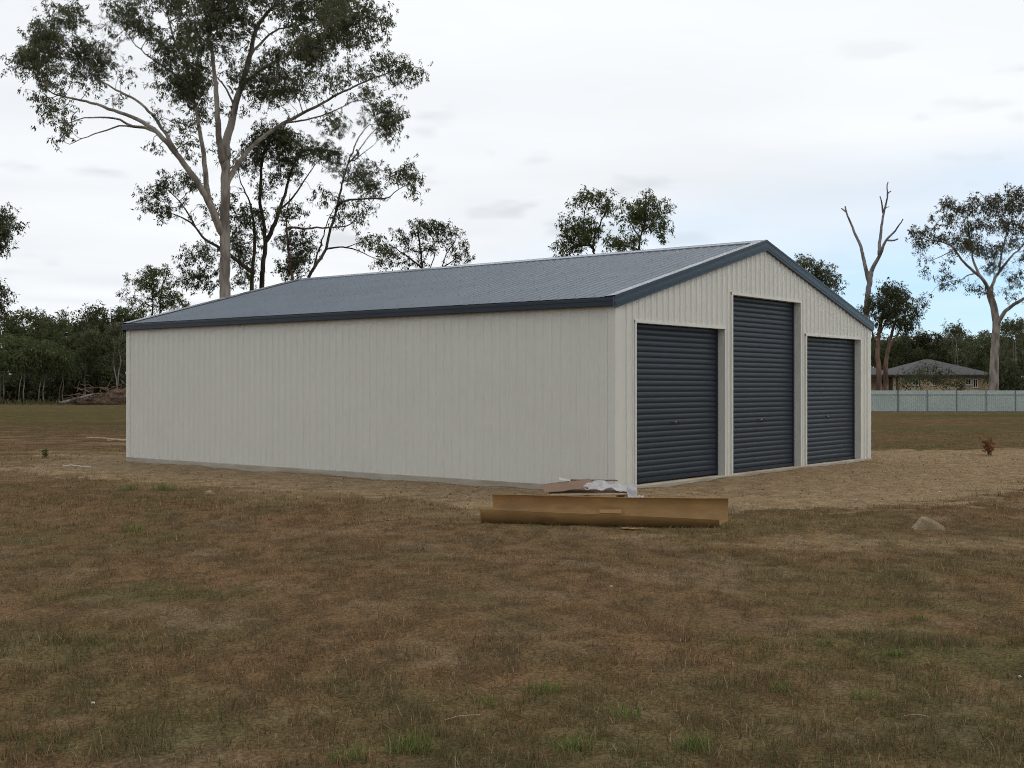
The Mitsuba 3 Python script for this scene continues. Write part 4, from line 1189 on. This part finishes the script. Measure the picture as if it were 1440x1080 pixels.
def house_window(px0, px1, py0, py1, y=HD, mat='white_frame'):
    x0, x1, z0, z1 = hx(px0), hx(px1), hz(py1, HD), hz(py0, HD)
    w = numbered(f'{HO}__window')
    obj('pane', box(x0 + .05, x1 - .05, y - .03, y - .01, z0 + .05, z1 - .05), 'window_glass', w)
    t = .055
    obj('frame', join([box(x0, x1, y - .06, y - .002, z0, z0 + t), box(x0, x1, y - .06, y - .002, z1 - t, z1), box(x0, x0 + t, y - .06, y - .002, z0 + t, z1 - t), box(x1 - t, x1, y - .06, y - .002, z0 + t, z1 - t),
                       box((x0 + x1) / 2 - .02, (x0 + x1) / 2 + .02, y - .05, y - .004, z0 + t, z1 - t)]), mat, w)
    obj('sill', box(x0 - .06, x1 + .06, y - .10, y - .002, z0 - .06, z0 - .003), 'cream_paint', w)


house_window(1357, 1365.5, 532.5, 541.5)
house_window(1368, 1374.5, 533, 545)
house_window(1310, 1318, 533, 542)
house_window(1283, 1292, 533, 542)
obj('tan_panel', box(hx(1376), hx(1384), HD - .04, HD - .003, -.05, 2.15), 'tan_paint', HO)
obj('downpipe', tube([(hx(1386), HD - .05, -.1), (hx(1386), HD - .05, zw - .03)], [.05, .05], 8), 'cream_paint', HO)

OB = thing('outbuilding', 'small cream outbuilding with a white roof at the right edge behind the fence', 'building')
obj('wall', box(at(1429, 116), at(1475, 116), 116, 121, -.3, hz(538, 116) - .1), 'cream_paint', OB)
rz = hz(538, 116) - .1
x0, x1 = at(1427, 116), at(1477, 116)
obj('roof', (np.array([(x0, 115.6, rz + .02), (x1, 115.6, rz + .02), (x1, 121.4, rz + .02), (x0, 121.4, rz + .02), (x0, 115.6, rz + .12), (x1, 115.6, rz + .12), (x1, 121.4, rz + .12), (x0, 121.4, rz + .12), (x0 + .6, 118.5, rz + .75), (x1 - .6, 118.5, rz + .75)]),
             np.array([(0, 2, 1), (0, 3, 2), (0, 1, 5), (0, 5, 4), (1, 2, 6), (1, 6, 5), (2, 3, 7), (2, 7, 6), (3, 0, 4), (3, 4, 7), (4, 5, 9), (4, 9, 8), (5, 6, 9), (6, 7, 8), (6, 8, 9), (7, 4, 8)])), 'white_frame', OB)
obj('door', box(at(1440, 116), at(1446, 116), 115.93, 115.995, -.05, 1.9), 'dark_door', OB)

def wood_col(p, n, uv):
    g = fbm(p.x * 4 + p.z * 30, p.y * 4 + p.z * 30, p.z * 40, 4)
    return mix((0.42, 0.32, 0.215), (0.27, 0.195, 0.13), g)


scene['pale_timber'] = plain(proc(wood_col), 0.75, 0.2)


# ------------------------------------------------------------------ the cardboard roll on the grass
def kraft_col(p, n, uv):
    k = fbm(p.x * 1.2, p.y * 5, p.z * 7, 4)
    band = noise(p.x * 5.5, 3.0, 1.0)
    g = noise(p.x * 40, p.y * 40, p.z * 40)
    damp = smoothstep(.50, .72, fbm(p.x * 2.3, p.y * 6, p.z * 9 + 5, 4))
    c = mix((0.290, 0.174, 0.067), (0.212, 0.124, 0.048), k) * (0.86 + 0.22 * band + 0.10 * (g - .5))
    return mix(c, (0.170, 0.098, 0.042), damp * .6)


scene['kraft_board'] = plain(proc(kraft_col), 0.62, 0.25)
CR = thing('cardboard_roll', 'long curled sheet of brown cardboard lying open on the turf before the near corner', 'cardboard')


def roll():
    """A heavy cardboard sheet still curled from the roll: it lies open towards the camera, its back edge standing up."""
    sec = np.array([(-.240, .200), (-.228, .150), (-.200, .096), (-.158, .048), (-.105, .013), (-.04, .0), (.02, .003), (.075, .030), (.118, .078), (.146, .136), (.163, .195), (.166, .250), (.155, .305), (.128, .350)])
    sec = smooth_path(np.column_stack([sec, np.zeros(len(sec))]), .011)[:, :2]
    n, m = len(sec), 60
    x0, y0, x1, y1 = -.37, 15.33, 2.69, 14.90
    rng = np.random.default_rng(4)
    th = .007
    t = np.gradient(sec, axis=0)
    nn = np.column_stack([-t[:, 1], t[:, 0]])
    nn /= np.linalg.norm(nn, axis=1, keepdims=True)
    out = []
    ux, uy = (x1 - x0), (y1 - y0)
    ln = math.hypot(ux, uy)
    ux, uy = ux / ln, uy / ln
    gz = float(np.mean(ground_z(np.linspace(x0, x1, 20), np.linspace(y0, y1, 20)))) + .006
    arc = np.linspace(0, 1, n)
    for off in (0, 1):
        for j in range(m + 1):
            f = j / m
            # the front lip is taller and curls in more at the left end, and ends short of the back at the right
            lip = (1 - arc) ** 3
            s = sec.copy()
            s[:, 1] -= lip * (.085 * f)
            s[:, 0] -= lip * (.03 * f)
            wv = .006 * math.sin(f * 19) + .005 * math.sin(f * 47 + 1)
            s[:, 0] += wv * arc ** 2
            s[:, 1] += (.006 * math.sin(f * 6 + 1) - .01 * f) * arc ** 2
            s = s + nn * (th * off)
            ext = f * ln - (.12 * f ** 6) * (1 - NumpyOps.ss(.50, .62, arc)) + (.10 * (1 - f) ** 8) * NumpyOps.ss(.45, .7, arc)
            out.append(np.column_stack([x0 + ux * ext - uy * s[:, 0], y0 + uy * ext + ux * s[:, 0], gz + s[:, 1]]))
    v = np.vstack(out)
    i = (np.arange(m)[:, None] * n + np.arange(n - 1)[None]).ravel()
    q = np.stack([i, i + 1, i + n + 1, i + n], 1)
    k = (m + 1) * n
    f = [q, (q + k)[:, ::-1]]
    for row in (0, m):
        a = row * n + np.arange(n - 1)
        f.append(np.stack([a, a + 1, a + 1 + k, a + k], 1))
    for c in (0, n - 1):
        a = np.arange(m) * n + c
        f.append(np.stack([a, a + n, a + n + k, a + k], 1))
    return v, np.vstack(f), (x0, y0, ux, uy, gz)


rv, rfaces, (rx0, ry0, rux, ruy, rgz) = roll()
obj('sheet', (rv, rfaces), 'kraft_board', CR, smooth=40)


def along(t, y, z):
    return np.array([rx0 + rux * t - ruy * y, ry0 + ruy * t + rux * y, rgz + z])


def crumpled(nx, ny, w, h, amp, seed, freq=9.0, th=.004):
    """A creased sheet, as a grid in the xy plane with some thickness."""
    u, v = np.meshgrid(np.linspace(-.5, .5, nx), np.linspace(-.5, .5, ny))
    p = np.stack([u.ravel() * w, v.ravel() * h], 1)
    q = np.column_stack([p * freq, np.full(len(p), seed * 3.7)])
    z = amp * (np.abs(meshkit.fbm(q, 3, seed) - .5) * 2.4 + (meshkit.fbm(q * .4, 2, seed + 7) - .4))
    j = (np.arange(ny - 1)[:, None] * nx + np.arange(nx - 1)[None]).ravel()
    f = np.stack([j, j + 1, j + nx + 1, j + nx], 1)
    top = np.column_stack([p, z])
    n = len(p)
    ring = np.r_[np.arange(nx), np.arange(1, ny) * nx + nx - 1, np.arange(nx - 2, -1, -1) + (ny - 1) * nx, np.arange(ny - 2, 0, -1) * nx]
    r2 = np.roll(ring, -1)
    return np.vstack([top, top - [0, 0, th]]), np.vstack([f, f[:, ::-1] + n, np.stack([ring, ring + n, r2 + n, r2], 1)])


# a loose piece of board inside the roll, and one flat on the grass in front
lb = box(-.14, .14, -.03, .03, 0, .012, .003)
c = along(1.62, .085, .155)
lp = tag(obj('board_offcut', xf(lb, np.block([[np.array([[rux, -ruy * .6, ruy * .8], [ruy, rux * .6, -rux * .8], [0, .8, .6]]), c[:, None]], [np.zeros((1, 3)), np.ones((1, 1))]])), 'kraft_board'), 'small pale offcut lying inside the cardboard roll', 'offcut')
fx, fy = at(890, 14.55), 14.55
tag(obj('board_offcut', xf(crumpled(12, 6, .27, .10, .014, 5), rotz(-.1, (fx, fy, float(ground_z(fx, fy)) + .018))), 'kraft_board'), 'thin curled brown scrap on the grass in front of the cardboard roll', 'offcut')

# ------------------------------------------------------------------ the pallet at the near corner


def board_col(p, n, uv):
    return mix((0.170, 0.112, 0.076), (0.120, 0.078, 0.054), fbm(p.x * 5, p.y * 5, p.z * 9, 4))


scene['packing_fibre'] = plain(proc(board_col), 0.7, 0.25)


def film_col(p, n, uv):
    return mi.Color3f((0.60, 0.59, 0.60)) * (0.9 + .1 * noise(p.x * 14, p.y * 14, p.z * 14))


scene['white_film'] = {'type': 'principledthin', 'base_color': proc(film_col), 'roughness': 0.3, 'diff_trans': 0.7, 'spec_trans': 0.0}
PX, PY = at(826, 18.0), 18.0
pz = float(ground_z(PX, PY)) + .004
PM = rotz(.06, (PX, PY, pz))
PA = thing('timber_pallet', 'small pale timber pallet under boards and plastic at the near corner of the shed', 'pallet')
for xx in (-.56, -.02, .50):
    obj('bearer', xf(box(xx, xx + .075, -.42, .42, 0.0, .178, .004), PM), 'pale_timber', PA)
for k in range(5):
    yy = -.43 + k * .185
    obj('slat', xf(box(-.60, .60, yy, yy + .12, .180, .200, .003), PM), 'pale_timber', PA)
for k in range(2):
    yy = -.43 + k * .72
    obj('bottom_slat', xf(box(-.60, .60, yy - .001, yy + .10, -.022, -.002, .003), PM), 'pale_timber', PA)


def tilt(rz_, rx, ry, loc):
    M = rotz(rz_)
    cx, sx, cy, sy = math.cos(rx), math.sin(rx), math.cos(ry), math.sin(ry)
    R = np.eye(4)
    R[:3, :3] = np.array([[1, 0, 0], [0, cx, -sx], [0, sx, cx]]) @ np.array([[cy, 0, sy], [0, 1, 0], [-sy, 0, cy]])
    M = M @ R
    M[:3, 3] = loc
    return PM @ M


tag(obj('packing_board', xf(crumpled(24, 14, .78, .66, .02, 2, 3.0, .006), tilt(.05, 0.10, -.10, (-.30, -.05, .285)))
        , 'packing_fibre'), 'reddish brown packing board sagging over the left half of the pallet', 'board')
tag(obj('packing_board', xf(box(-.36, .36, -.035, .035, 0, .018, .003), tilt(.03, 0, .02, (.14, .30, .335))), 'packing_fibre'), 'narrow brown batten on top of the pallet load', 'batten')
tag(obj('plastic_sheet', xf(crumpled(70, 50, .78, .66, .13, 3, 4.2, .002), tilt(.1, .05, .06, (.27, -.05, .245))), 'white_film', smooth=True), 'crumpled white plastic sheet heaped on the right half of the pallet', 'plastic')
tag(obj('plastic_sheet', xf(crumpled(24, 30, .16, .40, .06, 6, 5.0, .002), tilt(.2, 1.15, .2, (.60, -.46, .14))), 'white_film', smooth=True), 'strip of white plastic hanging off the right end of the pallet to the ground', 'plastic')
tag(obj('plastic_sheet', xf(crumpled(30, 16, .34, .16, .06, 8, 5.0, .002), tilt(-.1, .1, .0, (-.22, .32, .32))), 'white_film', smooth=True), 'white plastic bunched behind the brown packing board', 'plastic')
x, y = at(900, 18.7), 18.7
tag(obj('plastic_scrap', xf(crumpled(14, 10, .15, .07, .06, 9, 14.0, .002), rotz(.7, (x, y, float(ground_z(x, y)) + .02))), 'white_film', smooth=True), 'scrap of white plastic on the soil right of the pallet', 'plastic')
x, y = at(774, 17.0), 17.0
tag(obj('plastic_scrap', xf(crumpled(14, 10, .12, .08, .05, 12, 14.0, .002), rotz(.2, (x, y, float(ground_z(x, y)) + .02))), 'white_film', smooth=True), 'scrap of white plastic on the ground at the left foot of the pallet', 'plastic')

# ------------------------------------------------------------------ small things on the ground
def stone_col(p, n, uv):
    k = fbm(p.x * 9, p.y * 9, p.z * 9, 4)
    return mix((0.260, 0.200, 0.125), (0.175, 0.135, 0.085), k) * (0.85 + .3 * noise(p.x * 60, p.y * 60, p.z * 60))


scene['rough_stone'] = plain(proc(stone_col), 0.9, 0.15)
scene['pale_stone'] = plain((0.46, 0.43, 0.38), 0.85, 0.2)


def rock(x, y, pts, name, label, bsdf, rot=0.0, rough=.012, seed=1):
    m = trimesh.convex.convex_hull(np.array(pts, float))
    m = m.subdivide().subdivide().subdivide()
    v = np.array(m.vertices)
    d = meshkit.fbm(v * 9 + seed * 5, 4, seed) - .5
    v = v + np.array(m.vertex_normals) * (d * rough * 2)[:, None]
    tag(obj(name, xf((v, m.faces), rotz(rot, (x, y, float(ground_z(x, y)) - .02))), bsdf, smooth=30), label, 'stone')


rx_, ry_ = at(1304, 14.75), 14.75
rock(rx_, ry_, [(-.19, -.10, 0), (.19, -.10, 0), (.18, .12, 0), (-.18, .12, 0), (-.09, -.09, .15), (-.02, -.05, .175), (.17, -.08, .06), (-.17, -.07, .05), (.02, .10, .15), (.16, .10, .05), (-.07, .0, .17)], 'stone', 'sandy wedge shaped stone alone on the turf at the right', 'rough_stone')
rng0 = np.random.default_rng(77)
for px, py, s, lab in [(1203, 702, .028, 'white pebble on the tan soil before the right hand door'), (1322, 691, .022, 'white pebble on the tan soil right of the doors'), (860, 826, .016, 'tiny white pebble in the turf below the cardboard roll'), (296, 697, .10, 'flat pale stone beside the dark weed patch at left'),
                      (1434, 949, .02, 'pale yellowish stone in the turf at the lower right edge'), (131, 985, .014, 'tiny white pebble in the turf at the lower left'), (1163, 1042, .011, 'tiny pale pebble near the bottom right tufts')]:
    D = F_PX * (EYE + .1) / (py - 542)
    pts = rng0.normal(0, 1, (12, 3))
    pts /= np.linalg.norm(pts, axis=1, keepdims=True)
    rock(at(px, D), D, pts * [s, s * .8, s * .55] + [0, 0, .02 + s * .3], 'pebble', lab, 'pale_stone' if s < .09 else 'rough_stone', rough=.004, seed=int(px))


def stick(a, b, r0, r1, label, mat, name='stick', cat='stick', sag=.03, n=10):
    P = np.linspace(a, b, n)
    rng = np.random.default_rng(int(abs(a[0]) * 100))
    P = P + rng.normal(0, r0 * .5, P.shape)
    P[:, 2] += sag * np.sin(np.linspace(0, np.pi, n))
    tag(obj(name, tube(P, np.linspace(r0, r1, n), 8), mat, smooth=40), label, cat)


D = 38.0
gz0 = float(ground_z(at(140, D), D))
stick((at(122, D), D, gz0 + .12), (at(186, D - .4), D - .4, gz0 - .01 + .05), .026, .020, 'pale length of timber on the bare soil at the far corner of the shed', 'pale_timber', 'timber_length', 'timber')
stick((at(150, D - .3), D - .3, gz0 + .05), (at(184, D - .6), D - .6, gz0 + .03), .02, .02, 'shorter pale timber lying under the other one by the far corner', 'pale_timber', 'timber_length', 'timber')
D = 26.0
gz0 = float(ground_z(at(105, D), D))
scene['white_pipe'] = plain((0.42, 0.39, 0.36), 0.5)
stick((at(88, D + .1), D + .1, gz0 + .045), (at(128, D - .1), D - .1, gz0 + .02), .013, .011, 'thin whitish pipe lying on the soil to the left of the shed', 'white_pipe', 'pipe', 'pipe', .01)
D = 7.2
for k, (px, py, ln, rot) in enumerate([(650, 1005, .22, .5), (1290, 1003, .14, -.3)]):
    D = F_PX * (EYE + .1) / (py - 542)
    x, z = at(px, D), float(ground_z(at(px, D), D))
    stick((x - ln / 2 * math.cos(rot), D - ln / 2 * math.sin(rot), z + .012), (x + ln / 2 * math.cos(rot), D + ln / 2 * math.sin(rot), z + .012), 0.0026, .002,
          ['thin pale twig lying in the turf just right of the bottom centre tuft', 'thin pale twig lying in the lower right turf', 'thin grey twig lying in the turf at left'][k], 'pale_timber', 'twig', 'twig', .01)


# the mound of dirt and brush at the edge of the wood
def mound():
    rng = np.random.default_rng(8)
    D = 112.0
    cx = at(162, D)
    gz0 = float(ground_z(cx, D)) - .05
    m = trimesh.creation.icosphere(subdivisions=4)
    v = np.array(m.vertices)
    v = v[:, :] * [4.0, 2.2, 1.0]
    h = np.clip(v[:, 2], -.1, None)
    d = meshkit.fbm(v * [1.1, 1.1, 1.6] + 3, 5, 3) - .5
    nrm = np.array(m.vertices)
    v[:, 2] = h * (1.20 + .5 * np.tanh((v[:, 0] - .4) * .8)) + .2
    v += nrm * (d * 1.3)[:, None]
    key = thing('dirt_mound', 'brown mound of dirt and old brushwood at the foot of the wood', 'mound')
    obj('heap', (v + [cx, D, gz0], m.faces), 'mound_soil', key, smooth=25)
    tb = []
    for k in range(90):
        a = np.array([cx + rng.normal(0, 1.6), D - 1.2 + rng.normal(0, .6), gz0 + rng.uniform(.3, 1.7)])
        b = a + rng.normal(0, 1, 3) * [1.1, .5, .35]
        b[2] = max(b[2], gz0 + .15)
        tb.append(tube(np.linspace(a, b, 5) + rng.normal(0, .05, (5, 3)), np.linspace(.055, .02, 5), 5))
    k2 = obj('brushwood', join(tb), 'red_bark', key, smooth=True)
    tag(k2, kind='stuff')
    # the grey log lying down its left flank
    obj('log', tube(np.linspace((cx - 4.4, D - 2.2, gz0 + .2), (cx - 1.2, D - 2.0, gz0 + 1.0), 7) + rng.normal(0, .03, (7, 3)), np.linspace(.16, .11, 7), 8), 'dead_wood', key, smooth=True)


def mound_col(p, n, uv):
    k = fbm(p.x * 1.4, p.y * 1.4, p.z * 2.6, 5)
    return mix((0.135, 0.094, 0.066), (0.062, 0.044, 0.032), smoothstep(.3, .7, k))


scene['mound_soil'] = {'type': 'twosided', 'b': {'type': 'diffuse', 'reflectance': proc(mound_col)}}
mound()


# small plants standing in the bare ground
def weed(px, py, h, label, pal, n, seed, name='weed', spread=.35, cat='plant'):
    rng = np.random.default_rng(seed)
    D = F_PX * (EYE + .1) / (py - 542)
    x, y = at(px, D), D
    z = float(ground_z(x, y))
    key = thing(name, label, cat)
    st, tips = [], []
    for k in range(5):
        e = np.array([x, y, z]) + [rng.normal(0, spread * h * .6), rng.normal(0, spread * h * .6), h * rng.uniform(.6, 1)]
        P = np.linspace((x, y, z - .02), e, 6) + rng.normal(0, .01 * h, (6, 3))
        st.append(tube(P, np.linspace(.012, .005, 6) * h * 2.2, 5))
        tips += list(P[2:])
    obj('stem', join(st), 'red_bark', key, smooth=True)
    m, c = leaves(np.array(tips), rng, pal, sprigs=n, spread=.10 * h, per=6, length=.20 * h, width=.4, fan=.05 * h, hang=-.1)
    obj('foliage', m, 'leaf', key, color=c)


weed(63, 644, .24, 'small green seedling upright on the bare soil at the left', [(0.075, 0.115, 0.035), (0.06, 0.09, 0.03)], 2, 1)
weed(1390, 641, .42, 'small sapling with rusty orange leaves standing in the paddock at right', [(0.26, 0.105, 0.05), (0.19, 0.085, 0.045), (0.11, 0.078, 0.042)], 2, 2, 'sapling', .55)

# the small dark bird on a twig of the leaning gum
def bird():
    D = 54.8
    x, z = at(503.5, D), hz(215, D)
    rng = np.random.default_rng(1)
    body = trimesh.creation.icosphere(subdivisions=3)
    v = np.array(body.vertices)
    ax = v[:, 2].copy()
    v *= [.055, .06, .12]
    v[:, 0] *= 1 - .35 * np.clip(-ax, 0, 1)
    v = v + np.stack([.05 * ax, 0 * ax, 0 * ax], 1)
    parts = [(v, body.faces)]
    head = trimesh.creation.icosphere(subdivisions=2)
    parts.append((np.array(head.vertices) * [.048, .044, .046] + [.075, 0, .135], head.faces))
    beak = tube([(.115, 0, .135), (.165, 0, .125)], [.016, .003], 6)
    tail = box(-.13, -.03, -.025, .025, -.014, .0, .003)
    M = np.eye(4)
    c, s = math.cos(.9), math.sin(.9)
    M[:3, :3] = [[c, 0, -s], [0, 1, 0], [s, 0, c]]
    M[:3, 3] = [-.03, 0, -.08]
    key = thing('bird', 'small dark bird perched on a twig of the leaning gum', 'bird')
    loc = rotz(2.6, (x, D, z))
    obj('body', xf(join(parts), loc), 'bird_feather', key, smooth=True)
    obj('beak', xf(beak, loc), 'dark_metal', key)
    obj('tail', xf(xf(tail, M), loc), 'bird_feather', key)
    obj('leg', xf(join([tube([(0, dy, -.09), (.01, dy, -.16)], [.006, .005], 5) for dy in (-.02, .02)]), loc), 'dark_metal', key)


scene['bird_feather'] = plain((0.022, 0.021, 0.022), 0.6, 0.3)
bird()


# long dead grass along the foot of the left wood
def rank_grass():
    rng = np.random.default_rng(21)
    n = 5200
    D = rng.uniform(106, 124, n)
    px = rng.uniform(-60, 300, n)
    x = (px - 720) / F_PX * D
    k = nz(x * .35, D * .35, 3.0, 3)
    ok = (rng.uniform(0, 1, n) < NumpyOps.ss(.35, .6, k)) & (rng.uniform(0, 1, n) < NumpyOps.ss(104, 116, D))
    x, D, k = x[ok], D[ok], k[ok]
    n = len(x)
    h = rng.uniform(.2, .75, n) * NumpyOps.ss(.25, .7, k)
    w = rng.uniform(.05, .12, n)
    pal = np.array([(0.135, 0.100, 0.060), (0.095, 0.100, 0.045), (0.080, 0.068, 0.042), (0.110, 0.125, 0.048)])
    m, c = blades(x, D, h, w, rng, pal[rng.choice(4, n)] * rng.uniform(.7, 1.2, (n, 1)), lean=.5)
    tag(obj('rank_grass', m, 'grass_blade', color=c), 'long rank grass and ferns along the foot of the left wood', 'grass', kind='stuff')


rank_grass()
